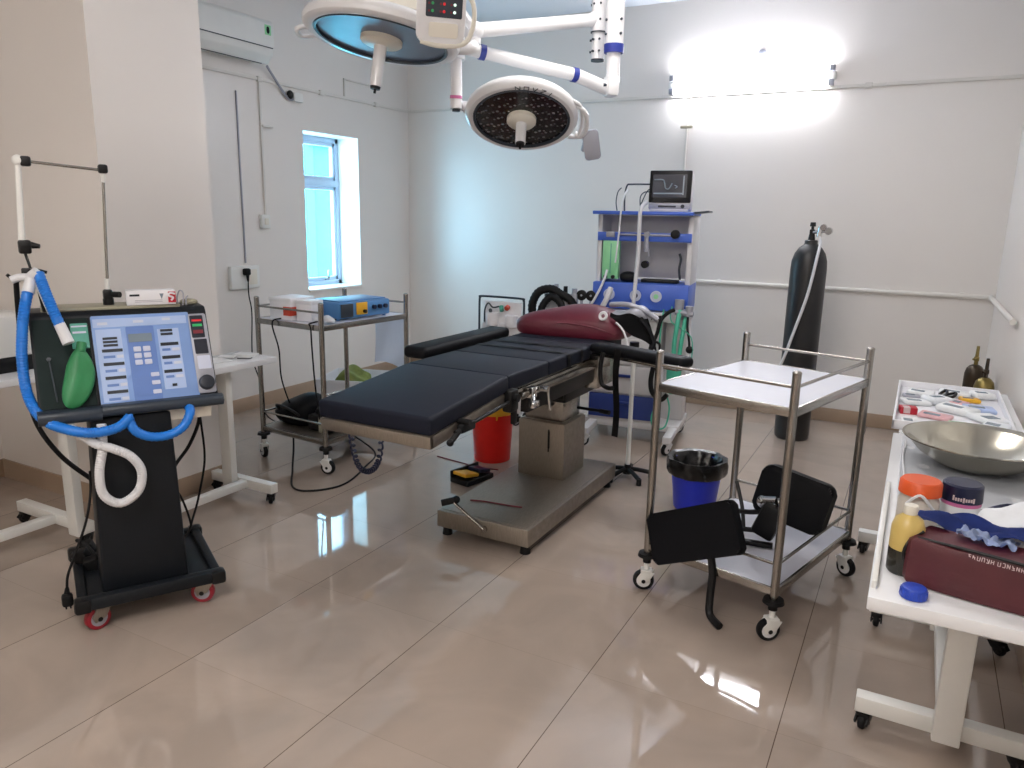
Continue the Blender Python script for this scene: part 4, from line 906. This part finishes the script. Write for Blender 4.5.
b = MB(); b.bb(-.355, .345, -.22, .22, 1.632, 1.656, bev=.006); b.build('top_shelf', 'gasblue', G)
b = MB(); b.box((.385, -.06, 1.656), (.11, .26, .012), rot=(0, R(-6), 0), bev=.003); b.build('side_flap', 'slate', G)
b = MB(); b.box((.0, -.226, 1.645), (.0, .0, .0)); b.bm.free()
b = MB(); b.tube([(-.14, -.10, 1.80), (-.145, -.17, 1.76), (-.148, -.235, 1.66), (-.155, -.24, 1.5), (-.17, -.24, 1.3)], .0065); b.build('white_cable', 'whose', G)
b = MB(); b.tube([(.0, -.10, 1.72), (-.01, -.225, 1.68), (-.015, -.242, 1.60), (-.012, -.235, 1.40), (-.02, -.235, 1.2), (-.025, -.25, .98), (-.03, -.24, .90)], .014, seg=8); b.build('white_cable', 'whose', G)
b = MB(); b.tube([(-.245, -.165, 1.24), (-.25, -.23, 1.17), (-.30, -.25, 1.05), (-.34, -.26, .98)], .009); b.tube([(-.2, -.21, 1.12), (-.22, -.25, 1.04), (-.25, -.25, .98)], .02, seg=8); b.build('clear_tube', 'whose', G)
# wire lead stand on the top shelf
b = MB(); b.tube([(-.175, 0, 1.655), (-.178, 0, 1.76), (-.165, 0, 1.835), (-.13, 0, 1.845), (.02, 0, 1.845)], .006); b.tube([(-.225, -.02, 1.66), (-.235, -.02, 1.72), (-.225, -.02, 1.79), (-.20, -.02, 1.82)], .004); b.tube([(-.05, -.03, 1.655), (-.06, -.03, 1.75), (-.03, -.03, 1.79), (.02, -.03, 1.79)], .004); b.tube([(-.06, .0, 1.70), (-.02, .02, 1.80), (.03, .02, 1.82)], .004); b.build('lead_hanger', 'slate', G)
# side shelf with canisters, hoses and gauges
b = MB(); b.bb(-.80, -.33, -.30, -.02, .84, .865, bev=.004); b.cyl((-.6, -.15, .14), (-.6, -.15, .84), .025); b.bb(-.64, -.33, -.17, -.13, .10, .14, bev=.004); b.build('side_shelf', 'gaswhite', G)
for x in (-.66, -.55):
    b = MB(); b.cyl((x, -.16, .865), (x, -.16, 1.03), .052, seg=24, bev=.006); b.mi = 1; b.cyl((x, -.16, 1.03), (x, -.16, 1.05), .05, seg=24, bev=.004); b.cyl((x, -.16, 1.05), (x, -.16, 1.11), .016); b.build('absorber_canister', ['whose', 'black'], G)
b = MB(); b.tube([(-.76, -.27, .88), (-.765, -.28, .98), (-.72, -.27, 1.07), (-.63, -.26, 1.095), (-.56, -.25, 1.06), (-.49, -.24, 1.02), (-.44, -.22, .93), (-.43, -.2, .87)], .032, n=8, seg=12, rib=.018)
b.tube([(-.70, -.30, .88), (-.68, -.30, .97), (-.62, -.29, 1.04), (-.55, -.29, 1.0), (-.50, -.28, .88)], .028, n=8, seg=12, rib=.018); b.build('breathing_hose', 'rubber', G)
b = MB(); b.cyl((-.60, -.23, 1.0), (-.60, -.23, 1.13), .016); b.box((-.47, -.20, 1.02), (.05, .06, .09), bev=.01); b.cyl((-.47, -.20, 1.06), (-.47, -.20, 1.10), .02); b.bb(-.42, -.28, -.22, -.16, .865, .94, bev=.008); b.build('valve_block', 'silver', G)
for x in (-.415, -.345):
    b = MB(Matrix.Translation((x, -.20, 1.055)) @ Matrix.Rotation(R(90), 4, 'X')); b.cyl((0, 0, -.012), (0, 0, .012), .038, seg=28, bev=.003); b.mi = 1; b.cyl((0, 0, .012), (0, 0, .0135), .008)
    b.M = Matrix(); b.mi = 1; b.cyl((x, -.20, .92), (x, -.20, 1.02), .011); b.build('pressure_gauge', ['black', 'silver'], G)
# breathing valve arm, green hoses and black tube at the wall-side
b = MB(); b.cyl((.30, -.28, 1.0), (.30, -.28, 1.07), .032, seg=18); b.cyl((.28, -.30, .985), (.40, -.31, .975), .018); b.cyl((.37, -.30, .96), (.37, -.30, 1.03), .026, seg=16); b.cyl((.33, -.25, .93), (.33, -.25, 1.0), .028, seg=16); b.cyl((.30, -.2, 1.05), (.30, -.28, 1.05), .014); b.build('valve_arm', 'silver', G)
b = MB(); b.tube([(.28, -.28, 1.0), (.24, -.31, .985), (.19, -.33, .93), (.17, -.34, .84), (.15, -.34, .78)], .013); b.tube([(.15, -.34, .78), (.13, -.34, .76), (.125, -.34, .70)], .009); b.tube([(.15, -.34, .78), (.19, -.34, .76), (.19, -.34, .70)], .009)
b.tube([(.365, -.30, .96), (.37, -.32, .88), (.385, -.32, .80), (.39, -.32, .76)], .008); b.ball((.393, -.32, .735), .026); b.tube([(.16, -.36, .60), (.15, -.37, .50), (.17, -.38, .42), (.23, -.38, .38), (.27, -.38, .42)], .017); b.build('black_tube', 'rubber', G)
b = MB(); b.tube([(.31, -.30, 1.0), (.30, -.33, .90), (.29, -.34, .75), (.30, -.34, .58), (.29, -.34, .42)], .017, n=8, seg=12, rib=.014); b.tube([(.35, -.28, .96), (.34, -.32, .84), (.33, -.33, .70), (.335, -.33, .52)], .016, n=8, seg=12, rib=.014); b.superbox((.30, -.33, .56), (.10, .08, .26), e=3); b.build('green_hose', 'greenhose', G)
b = MB(); b.tube([(.20, -.31, 1.0), (.19, -.33, .85), (.19, -.34, .6), (.2, -.36, .38), (.17, -.37, .24), (.2, -.38, .17), (.27, -.38, .19), (.29, -.37, .32), (.26, -.36, .42)], .006); b.tube([(.25, -.28, 1.02), (.26, -.32, .92), (.40, -.33, .82), (.41, -.33, .62)], .004); b.build('thin_green_tube', 'greenhose', G)
b = MB(); b.bb(.18, .335, -.02, .18, .15, .90, bev=.01); b.build('vacuum_column', 'gaswhite', G)
# monitor on the shelf
Mo = thing('patient_monitor', (GO[0] + .155, 5.28, 1.657), 9, 'black-screened patient monitor on top of the anaesthesia machine', 'monitor')
b = MB(); b.box((0, .06, .138), (.295, .12, .262), rot=(R(-4), 0, 0), bev=.012); b.bb(-.13, .13, -.02, .11, 0, .02, bev=.005); b.build('housing', 'gaswhite', Mo)
Ms = Matrix.Translation((0, -.004, .143)) @ Matrix.Rotation(R(-4), 4, 'X') @ XZ @ Matrix.Diagonal((.95, .93, 1, 1))
b = MB(Ms @ Matrix.Translation((0, .03, 0))); b.rrect(.305, .235, .008, -.004, .004, bev=.002); b.mi = 1; b.rrect(.25, .17, .004, .004, .0055, Matrix.Translation((-.005, .005, 0)))
b.mi = 2; b.tube([(-.12, .05, .006), (-.06, .05, .006), (-.045, .03, .006), (-.035, -.01, .006), (-.01, -.015, .006), (.012, .025, .006)], .005, seg=6); b.tube([(.03, .01, .006), (.05, .0, .006), (.035, -.012, .006)], .004, seg=6); b.bb(.09, .10, -.06, .08, .0055, .007); b.bb(-.12, .1, -.055, -.045, .0055, .007)
b.build('screen', ['black', 'screen', 'lcd'], Mo)
b = MB(Ms @ Matrix.Translation((0, -.115, 0))); b.rrect(.30, .042, .006, 0, .005, bev=.001); b.mi = 1; b.cyl((.10, 0, .004), (.10, 0, .02), .014, seg=18); b.bb(-.08, .05, -.008, .006, .005, .0065); b.build('button_strip', ['silver', 'ink'], Mo)
# white unit with wire loop at the window side of the machine
U = thing('suction_unit', (-2.78, 5.12, 0), 0, 'white wheeled unit with a dark wire hoop beyond the operating table', 'suction unit')
b = MB(); b.bb(-.18, .18, -.12, .14, .10, .80, bev=.02)
b.build('body', 'gaswhite', U)
for (x, y) in ((-.14, -.09), (.14, -.09), (-.14, .1), (.14, .1)): caster(U, x, y, .10, .035, house='black', tyre='rubber', hub='silver', ang=40)
b = MB(); b.tube([(-.195, -.12, .62), (-.195, -.12, .95), (-.188, -.12, .985), (-.165, -.12, 1.0), (.165, -.12, 1.0), (.188, -.12, .985), (.195, -.12, .95), (.195, -.12, .62)], .0085, n=5); b.build('wire_hoop', 'slate', U)
b = MB(); b.bb(-.165, .165, -.105, -.09, .70, .965, bev=.006); b.cyl((-.08, -.12, .78), (-.08, -.12, .88), .05, seg=24, bev=.006); b.cyl((.09, -.12, .78), (.09, -.12, .87), .05, seg=24, bev=.006); b.build('jar', 'carton', U)
b = MB(); b.tube([(-.15, -.12, .80), (-.14, -.13, .90), (-.11, -.13, .95), (-.07, -.13, .92), (-.02, -.12, .93)], .006); b.cyl((-.09, -.13, .89), (-.08, -.15, .90), .014); b.build('tube', 'slate', U)
b = MB(); b.cyl((-.005, -.115, .93), (.012, -.135, .90), .017, seg=16); b.build('knob', 'teal', U)
b = MB(); b.cyl((.055, -.115, .93), (.055, -.14, .92), .019, seg=16); b.build('knob', 'redprint', U)

# ------------------------------------------------------------------ ceiling surgical lamps
CAM = Vector((0, 0, 1.6))
def lamp_frame(c, tilt, skew):
    c = Vector(c); h = CAM - c; h.z = 0; h.normalize()
    n = Vector((0, 0, -math.cos(R(tilt)))) + h * math.sin(R(tilt))
    v = (c - CAM).normalized(); n = Matrix.Rotation(R(skew), 3, v) @ n; n.normalize()
    z = -n; x = Vector((-h.y, h.x, 0)) * 1.0; x = (x - z * x.dot(z)).normalized()   # x points to the camera's right
    if x.dot(Vector((math.cos(.49), math.sin(.49), 0))) < 0: x = -x
    y = z.cross(x)
    m = Matrix((x, y, z)).transposed().to_4x4(); m.translation = c
    return m
def lamp_head(L, Mh, Rr, lens, hub, hlen, hr, lm=None):
    b = MB(Mh); b.lathe([(Rr * .83, .012), (Rr * .86, -.004), (Rr * .93, -.006), (Rr * .985, .006), (Rr, .022), (Rr * .985, .042), (Rr * .93, .060), (Rr * .74, .078), (Rr * .45, .09), (Rr * .2, .095), (0, .096)], seg=72); hd = b.build('lamp_head', 'lampw', L)
    b = MB(Mh); b.lathe([(0, .008), (Rr * .4, .006), (Rr * .84, .006)], seg=64)
    b.build('lens', lens, L)
    b = MB(Mh); b.lathe([(Rr * .81, .004), (Rr * .815, -.006), (Rr * .845, -.008), (Rr * .86, -.003)], seg=72); b.build('lens_ring', 'slate', hd)
    b = MB(Mh); b.lathe([(hub, .006), (hub, -.012), (hub * .9, -.02), (hub * .55, -.026), (0, -.028)], seg=36); b.build('hub', 'cream', L)
    b = MB(Mh); b.cyl((0, 0, -.02), (0, 0, -hlen), hr * 1.08, hr, seg=24); b.mi = 1; b.cyl((0, 0, -hlen), (0, 0, -hlen - .012), hr * .9, hr * .8, seg=20); b.cyl((0, 0, -hlen - .01), (0, 0, -hlen - .03), .006); b.build('handle', ['lampw', 'black'], L)

# larger lamp (left, with the control panel)
m1 = Vector((-1.712, 4.13, ZC)); rl = lambda p: Vector(p) - m1
L1 = thing('surgical_lamp', m1, 0, 'larger ceiling surgical lamp with a glassy bluish lens and a keypad panel', 'surgical lamp', 'ceiling surgical lamps')
b = MB(); b.cyl((0, 0, 2.46 - ZC), (0, 0, 2.60 - ZC), .036, seg=24); b.cyl((0, 0, 2.60 - ZC), (0, 0, 0), .043, seg=24); b.cyl((0, 0, -.03), (0, 0, 0), .12, seg=32)
b.mi = 1; b.cyl((0, 0, 2.452 - ZC), (0, 0, 2.462 - ZC), .037, seg=24); b.cyl((0, 0, 2.598 - ZC), (0, 0, 2.603 - ZC), .0445, seg=24)
for z in (2.50, 2.56, 2.66, 2.74):
    for a in (200, 250, 300): b.cyl((.036 * math.cos(R(a)), .036 * math.sin(R(a)), z - ZC), (.047 * math.cos(R(a)), .047 * math.sin(R(a)), z - ZC), .006, seg=8)
b.build('drop_tube', ['lampw', 'slate'], L1)
A0, A1 = Vector((-1.73, 4.12, 2.665)), Vector((-2.03, 3.34, 2.475))
b = MB(); b.cyl(rl(A0), rl(A1), .033, .035, seg=24); b.ball(rl(A0), .045); b.ball(rl(A1), .045); b.build('spring_arm', 'lampw', L1)
c1 = Vector((-2.275, 2.93, 2.372)); F1 = lamp_frame(c1, 4.5, 9)
Mh = Matrix.Translation(-m1) @ F1
lamp_head(L1, Mh, .355, 'lensglass', .095, .205, .027)
b = MB(); b.cyl(rl(A1), rl(A1 + Vector((0, 0, -.06))), .03, seg=18); b.tube([Mh @ Vector((.355, .05, .05)), Mh @ Vector((.42, .03, .06)), rl(A1 + Vector((0.0, -.02, -.07))), rl(A1)], .028, seg=14)
b.tube([Mh @ Vector((-.10, .30, .10)), Mh @ Vector((.10, .38, .16)), rl(A1)], .024, seg=12); b.build('yoke', 'lampw', L1)
b = MB(Mh); b.tube([(-.345, .10, .02), (-.385, .10, .0), (-.37, .18, -.005), (-.30, .20, .02)], .011)
b.build('grip_rail', 'lampw', L1)
b = MB(Mh); b.prism(rr_poly(.36, .05, .02), .10, .135, Matrix.Translation((.05, -.17, 0)), bev=.01); b.build('vent_cover', 'cream', L1)
pc = Vector((-1.841, 2.767, 2.428)); v = (pc - CAM).normalized()
zax = -v; xax = Vector((0, 0, 1)).cross(zax).normalized(); yax = zax.cross(xax)
Mp = Matrix((xax, yax, zax)).transposed().to_4x4(); Mp.translation = pc - m1
Mp = Mp @ Matrix.Rotation(R(-3), 4, 'Z') @ Matrix.Rotation(R(5), 4, 'X')
b = MB(Mp); b.rrect(.20, .28, .035, -.05, 0, bev=.012); b.rrect(.16, .24, .03, -.075, -.05, bev=.01); pn = b.build('control_panel', 'lampw', L1)
b = MB(Mp); b.rrect(.148, .165, .006, 0, .003, Matrix.Translation((.012, .045, 0)))
cols = [1, 2, 2]
for i, u in enumerate((-.035, .012, .055)):
    for j in range(5):
        b.mi = (3 if (i == 2 and j < 3) else 1 if (i == 1 and j < 3) else 2)
        b.cyl((u, -.015 + j * .028, .002), (u, -.015 + j * .028, .006), .006, seg=10)
        b.mi = 4; b.bb(u - .018, u - .01, -.02 + j * .028, -.012 + j * .028, .003, .004)
b.build('keypad', ['slate', 'redled', 'greenled', 'whiteled', 'maroonled'], pn)
b = MB(Mp); b.rrect(.12, .055, .01, 0, .004, Matrix.Translation((.012, -.085, 0))); b.tube([(.095, .06, -.02), (.13, .02, -.02), (.135, -.06, -.02), (.10, -.13, -.01), (0, -.145, .0), (-.08, -.135, -.01)], .010); b.build('panel_handle', 'cream', pn)
b = MB(); b.tube([Mp @ Vector((0, .05, -.07)), Mp @ Vector((.04, .02, -.16)), rl(A1 + Vector((0, 0, .0)))], .022, seg=12); b.build('panel_arm', 'lampw', L1)

# smaller lamp with the lettering on its rim
m2 = Vector((-1.585, 4.045, ZC)); rl = lambda p: Vector(p) - m2
L2 = thing('surgical_lamp', m2, 0, 'smaller ceiling surgical lamp with a dark LED lens and grey lettering on its rim', 'surgical lamp', 'ceiling surgical lamps')
b = MB(); b.cyl((0, 0, 2.51 - ZC), (0, 0, 2.72 - ZC), .049, seg=28); b.cyl((0, 0, 2.72 - ZC), (0, 0, 0), .045, seg=28); b.cyl((0, 0, -.03), (0, 0, 0), .12, seg=32); b.cyl((0, 0, 2.31 - ZC), (0, 0, 2.47 - ZC), .037, seg=24)
b.mi = 1; b.cyl((0, 0, 2.468 - ZC), (0, 0, 2.512 - ZC), .052, .054, seg=28); b.mi = 2
for z in (2.56, 2.63):
    for a in (230, 330): b.cyl((.045 * math.cos(R(a)), .045 * math.sin(R(a)), z - ZC), (.056 * math.cos(R(a)), .056 * math.sin(R(a)), z - ZC), .007, seg=8)
b.build('drop_tube', ['lampw', 'lampblue', 'slate'], L2)
B0, B1, B2, B3 = Vector((-1.60, 4.03, 2.285)), Vector((-1.735, 3.885, 2.343)), Vector((-2.085, 3.50, 2.412)), Vector((-2.165, 3.41, 2.432))
b = MB(); b.box(rl((-1.588, 4.035, 2.30)), (.07, .09, .11), rot=(0, 0, R(45)), bev=.02); b.cyl(rl(B0), rl(B1), .035, .036, seg=20); b.mi = 1; b.cyl(rl((-1.60, 3.99, 2.30)), rl((-1.61, 3.975, 2.30)), .01); b.build('elbow', ['lampw', 'slate'], L2)
b = MB(); b.cyl(rl(B1), rl(B2), .034, .031, seg=24); b.cyl(rl(B2), rl(B3), .033, .036, seg=24); b.mi = 1
for q, d in ((B1, B2), (B2, B1)):
    dd = (d - q).normalized(); b.cyl(rl(q - dd * .012), rl(q + dd * .018), .0375, seg=24)
b.build('spring_arm', ['lampw', 'lampblue'], L2)
b = MB(); D0, D1 = Vector((-2.172, 3.392, 2.47)), Vector((-2.150, 3.365, 2.125)); b.cyl(rl(D0), rl((-2.165, 3.385, 2.36)), .045, seg=24); b.cyl(rl((-2.165, 3.385, 2.38)), rl(D1), .030, seg=22); b.mi = 1; b.cyl(rl((-2.153, 3.368, 2.175)), rl((-2.152, 3.367, 2.19)), .0315, seg=22); b.mi = 2; b.cyl(rl(D1), rl(D1 + Vector((0, 0, -.012))), .02)
b.build('drop_joint', ['lampw', 'pink', 'slate'], L2)
c2 = Vector((-1.872, 3.545, 2.083)); F2 = lamp_frame(c2, 27, 2)
Mh = Matrix.Translation(-m2) @ F2
lamp_head(L2, Mh, .288, 'led', .075, .135, .026)
b = MB(Mh); b.cyl((-.30, .0, .06), (-.24, 0, .06), .03, seg=16); b.tube([(-.24, .10, .11), (-.30, .03, .08), rl(Vector((-2.150, 3.366, 2.17))).to_tuple() if False else tuple(Mh.inverted() @ rl(Vector((-2.152, 3.367, 2.16))))], .024, seg=12); b.build('yoke', 'lampw', L2)
b = MB(Mh); b.tube([(.265, -.10, .03), (.32, -.05, .02), (.335, .05, .0), (.31, .12, .0), (.25, .16, .02)], .013); b.tube([(.24, -.14, .03), (.29, -.09, .03), (.31, .03, .02), (.30, .125, .005)], .010); b.cyl((.28, .12, .01), (.40, .15, .0), .016, seg=14); b.build('grip_rail', 'lampw', L2)
b = MB(Mh); b.rrect(.085, .15, .018, -.018, .018, Matrix.Translation((.372, .15, -.03)) @ Matrix.Rotation(R(-50), 4, 'X') @ Matrix.Rotation(R(-12), 4, 'Z'), bev=.006); b.cyl((.345, .17, -.0), (.34, .23, -.01), .018, seg=14); b.build('paddle_grip', 'silver', L2)
# lettering round the rim
strokes = {'N': [((0, 0), (0, 1)), ((0, 1), (.7, 0)), ((.7, 0), (.7, 1))], 'O': [((0, 0), (0, 1)), ((0, 1), (.7, 1)), ((.7, 1), (.7, 0)), ((.7, 0), (0, 0))],
           'V': [((0, 1), (.35, 0)), ((.35, 0), (.7, 1))], 'Z': [((0, 1), (.7, 1)), ((.7, 1), (0, 0)), ((0, 0), (.7, 0))], 'I': [((.3, 0), (.3, 1))]}
b = MB(Mh); a = 263
for ch in 'NOVZI':
    base = R(a)
    for (p, q) in strokes[ch]:
        f = lambda s: (lambda rr, aa: (rr * math.cos(aa), rr * math.sin(aa), -.0075 - .0 * s[1]))(.288 * .868 + s[1] * .026, base + s[0] * .030 / .25)
        b.cyl(f(p), f(q), .0022, seg=6)
    a += 9.0
b.build('lettering', 'slate', L2)

# ------------------------------------------------------------------ fixtures on the walls
AC = thing('air_conditioner', (XL, 4.08, 2.71), 0, 'white split air conditioner high on the window wall beside the pillar', 'air conditioner')
YZp = YZ
b = MB(Matrix(((1, 0, 0, 0), (0, 0, 1, 0), (0, 1, 0, 0), (0, 0, 0, 1)))); b.prism([(0, .02), (.15, .0), (.205, .05), (.225, .12), (.225, .27), (.20, .30), (0, .30)], -.44, .44, bev=.01); b.build('housing', 'white', AC)
b = MB(); b.box((.16, 0, .028), (.09, .78, .012), rot=(0, R(-38), 0), bev=.003); b.bb(.2235, .227, -.42, .42, .10, .107); b.build('louvre', 'slate', AC)
b = MB(); b.bb(.2245, .2275, .345, .405, .19, .26); b.mi = 1; b.superbox((.228, .375, .225), (.004, .03, .05), e=2.5); b.build('badge', ['greenglass', 'dkgreen'], AC)
b = MB(); b.tube([(XL + .05, 4.60, 2.72), (XL + .03, 4.70, 2.64), (XL + .022, 4.80, 2.55), (XL + .022, 4.86, 2.51), (XL + .024, 4.93, 2.52)], .010); b.mi = 1; b.ball((XL + .03, 4.86, 2.545), (.025, .03, .035))
solo(b, 'lagged_pipe', ['silver', 'black'], (0, 0, 0), 0, 'grey lagged pipe running down the wall from the air conditioner', 'pipe')
b = MB(); b.bb(XL, XL + .04, 4.90, 5.0, 2.50, 2.57, bev=.005)
solo(b, 'junction_box', 'white', (0, 0, 0), 0, 'small white junction box at the lower end of the lagged pipe', 'junction box')
b = MB(); b.bb(XL, XL + .012, 4.309, 4.321, 1.20, 2.50, bev=.003)
solo(b, 'cable_duct', 'silver', (0, 0, 0), 0, 'thin grey duct running down to the wall socket', 'cable duct', 'cable ducts on the walls')
b = MB(); b.bb(XL, XL + .016, 4.54, 4.56, 1.57, 2.605, bev=.003); b.box((XL + .02, 4.60, 2.27), (.03, .11, .018), bev=.004)
solo(b, 'cable_duct', 'conduit', (0, 0, 0), 0, 'pale duct running down to the small switch box near the window', 'cable duct', 'cable ducts on the walls')
Sw = thing('switch_box', (XL, 4.53, 1.47), 0, 'small white switch box at the foot of the pale duct', 'switch')
b = MB(); b.bb(0, .035, -.045, .045, 0, .11, bev=.006); b.build('box', 'white', Sw)
b = MB(); b.bb(.034, .042, -.02, .02, .03, .08, bev=.003); b.build('rocker', 'cream', Sw)
So = thing('wall_socket', (XL, 4.275, 1.0), 0, 'wide white wall socket board behind the window-side trolley', 'socket')
b = MB(); b.bb(0, .04, -.14, .15, 0, .18, bev=.008); b.mi = 1; b.bb(.04, .042, .02, .12, .03, .15, bev=.0005); b.build('plate', ['white', 'cream'], So)
Pc = thing('power_cord', (XL, 4.28, 0), 0, 'black plug and cord hanging from the wall socket', 'cord')
b = MB(); b.box((.062, -.01, 1.135), (.05, .05, .055), bev=.012); b.cyl((.07, -.01, 1.11), (.07, -.008, 1.06), .014, .007); b.build('plug', 'rubber', Pc)
b = MB(); b.tube([(.07, -.008, 1.07), (.06, .0, .95), (.06, .02, .8), (.05, .01, .45), (.07, .05, .25), (.12, .02, .10), (.3, -.1, .008), (.65, -.25, .008)], .005, n=8); b.build('cable', 'rubber', Pc)
b = MB(); b.tube([(-3.62, 3.62, .225), (-3.50, 3.50, .10), (-3.34, 3.32, .015), (-3.12, 3.10, .007), (-2.98, 3.12, .007), (-2.90, 3.30, .007), (-3.0, 3.62, .007), (-3.15, 3.9, .007), (-3.5, 4.0, .10), (-3.55, 4.02, .225)], .006, n=8)
solo(b, 'cable', 'rubber', (0, 0, 0), 0, 'black cable looped on the floor under the window-side trolley', 'cable')
b = MB(); b.tube([(-3.50, 3.62, .943), (-3.52, 3.46, .945), (-3.525, 3.39, .92), (-3.53, 3.44, .75), (-3.56, 3.48, .55), (-3.57, 3.55, .37)], .005, n=8)
solo(b, 'cable', 'rubber', (0, 0, 0), 0, 'grey cable hanging from the top to the lower shelf of the window-side trolley', 'cable')
b = MB(); b.tube([(-3.30, 3.95, .96), (-3.22, 3.75, .943), (-3.20, 3.40, .95), (-3.195, 3.38, .9), (-3.2, 3.40, .6), (-3.19, 3.42, .34)], .005, n=8)
solo(b, 'cable', 'rubber', (0, 0, 0), 0, 'black cable from the blue unit hanging in front of the trolley', 'cable')
# tube light on the back wall
TL = thing('tube_light', (-1.385, YB, 2.70), 0, 'lit double tube light on the back wall above the anaesthesia machine', 'tube light')
def batten(TL, e):
    b = MB(); b.bb(-.65, .65, -.045, 0, -.03, .03, bev=.006); b.build('batten', 'white', TL)
    for z in (-.052, .052):
        b = MB(); b.cyl((-.60, -.06, z), (.60, -.06, z), .0165, seg=16); b.build('tube', e, TL)
        b = MB()
        for x in (-.62, .62): b.bb(x - .02, x + .02, -.075, -.02, z - .022, z + .022, bev=.004)
        b.build('lamp_holder', 'silver', TL)
batten(TL, 'tube')
b = MB(); b.bb(-1.88, -1.86, YB - .016, YB, 1.95, 2.605, bev=.003)
solo(b, 'cable_duct', 'conduit', (0, 0, 0), 0, 'white duct on the back wall above the monitor', 'cable duct', 'cable ducts on the walls')
b = MB(); b.box((-1.865, YB - .03, 2.365), (.10, .03, .022), bev=.006)
solo(b, 'wall_clip', 'olivetop', (0, 0, 0), 0, 'small grey clip across the white duct on the back wall', 'clip')
b = MB(); b.lathe([(0, 0), (.035, 0), (.035, .008), (.015, .02), (0, .022)], seg=20, Mx=Matrix.Rotation(R(90), 4, 'X'))
solo(b, 'wall_plug', 'silver', (-1.30, YB, 2.90), 0, 'small grey fitting on the back wall over the tube light', 'fitting')
b = MB(); b.bb(XR - .018, XR, 5.6, 5.63, 0.3, 2.6, bev=.003)
# the same fixtures behind the photographer
for (loc, rz, lb) in (((-2.6, YF, 2.75), 180, 'lit double tube light on the wall behind the photographer, nearer the window side'), ((-.6, YF, 2.75), 180, 'lit double tube light on the wall behind the photographer, nearer the corner tables')):
    t = thing('tube_light', loc, rz, lb, 'tube light', 'tube lights behind the photographer'); batten(t, 'tubeback')
b.bm.free()

SKY = 11.5
CEIL_FILL = [(-.9, -.2, 40), (-1.1, 3.5, 23)]
EXPO = 0.5

# ------------------------------------------------------------------ light and view
w = bpy.data.worlds.new('daylight'); bpy.context.scene.world = w; w.use_nodes = True
nt = w.node_tree; bg = nt.nodes['Background']
tc = nt.nodes.new('ShaderNodeTexCoord'); sp = nt.nodes.new('ShaderNodeSeparateXYZ'); rp = nt.nodes.new('ShaderNodeValToRGB')
nt.links.new(tc.outputs['Generated'], sp.inputs[0]); nt.links.new(sp.outputs['Z'], rp.inputs['Fac'])
rp.color_ramp.elements[0].color = (.66, .79, 1, 1); rp.color_ramp.elements[1].color = (.58, .74, 1, 1)
mr = nt.nodes.new('ShaderNodeMapRange'); mr.inputs['From Min'].default_value = -.95; mr.inputs['From Max'].default_value = -.2; mr.inputs['To Min'].default_value = SKY * 1.5; mr.inputs['To Max'].default_value = SKY * .85
mr.interpolation_type = 'SMOOTHSTEP'; nt.links.new(sp.outputs['Y'], mr.inputs['Value']); nt.links.new(mr.outputs['Result'], bg.inputs['Strength'])
nt.links.new(rp.outputs['Color'], bg.inputs['Color'])
pl = bpy.data.lights.new('window_daylight', 'AREA'); pl.shape = 'RECTANGLE'; pl.size = WZ1 - WZ0; pl.size_y = WY1 - WY0; pl.cycles.is_portal = True
po = bpy.data.objects.new('window_daylight', pl); COL.objects.link(po); po.location = (XL - .31, (WY0 + WY1) / 2, (WZ0 + WZ1) / 2); po.rotation_euler = (0, R(-90), 0)
def fill_light(name, loc, size, e, col, rot=(0, 0, 0)):
    l = bpy.data.lights.new(name, 'AREA'); l.shape = 'RECTANGLE'; l.size, l.size_y = size; l.energy = e; l.color = col
    o = bpy.data.objects.new(name, l); COL.objects.link(o); o.location = loc; o.rotation_euler = rot
    return o
for i, (x, y, e) in enumerate(CEIL_FILL):
    fill_light('ceiling_fill_light', (x, y, ZC - .01), (1.2, .6), e, (1, .95, .91))  # unseen fill lights below the ceiling, added to even out the room's brightness
sc = bpy.context.scene
sc.view_settings.view_transform = 'Standard'; sc.view_settings.look = 'None'; sc.view_settings.gamma = 1; sc.view_settings.exposure = EXPO
sc.view_settings.use_curve_mapping = False
sc.cycles.use_denoising = True; sc.cycles.max_bounces = 8; sc.cycles.diffuse_bounces = 5; sc.cycles.glossy_bounces = 4; sc.cycles.transparent_max_bounces = 12
sc.cycles.sample_clamp_indirect = 6; sc.cycles.blur_glossy = .5
sc.cycles.caustics_reflective = False; sc.cycles.caustics_refractive = False
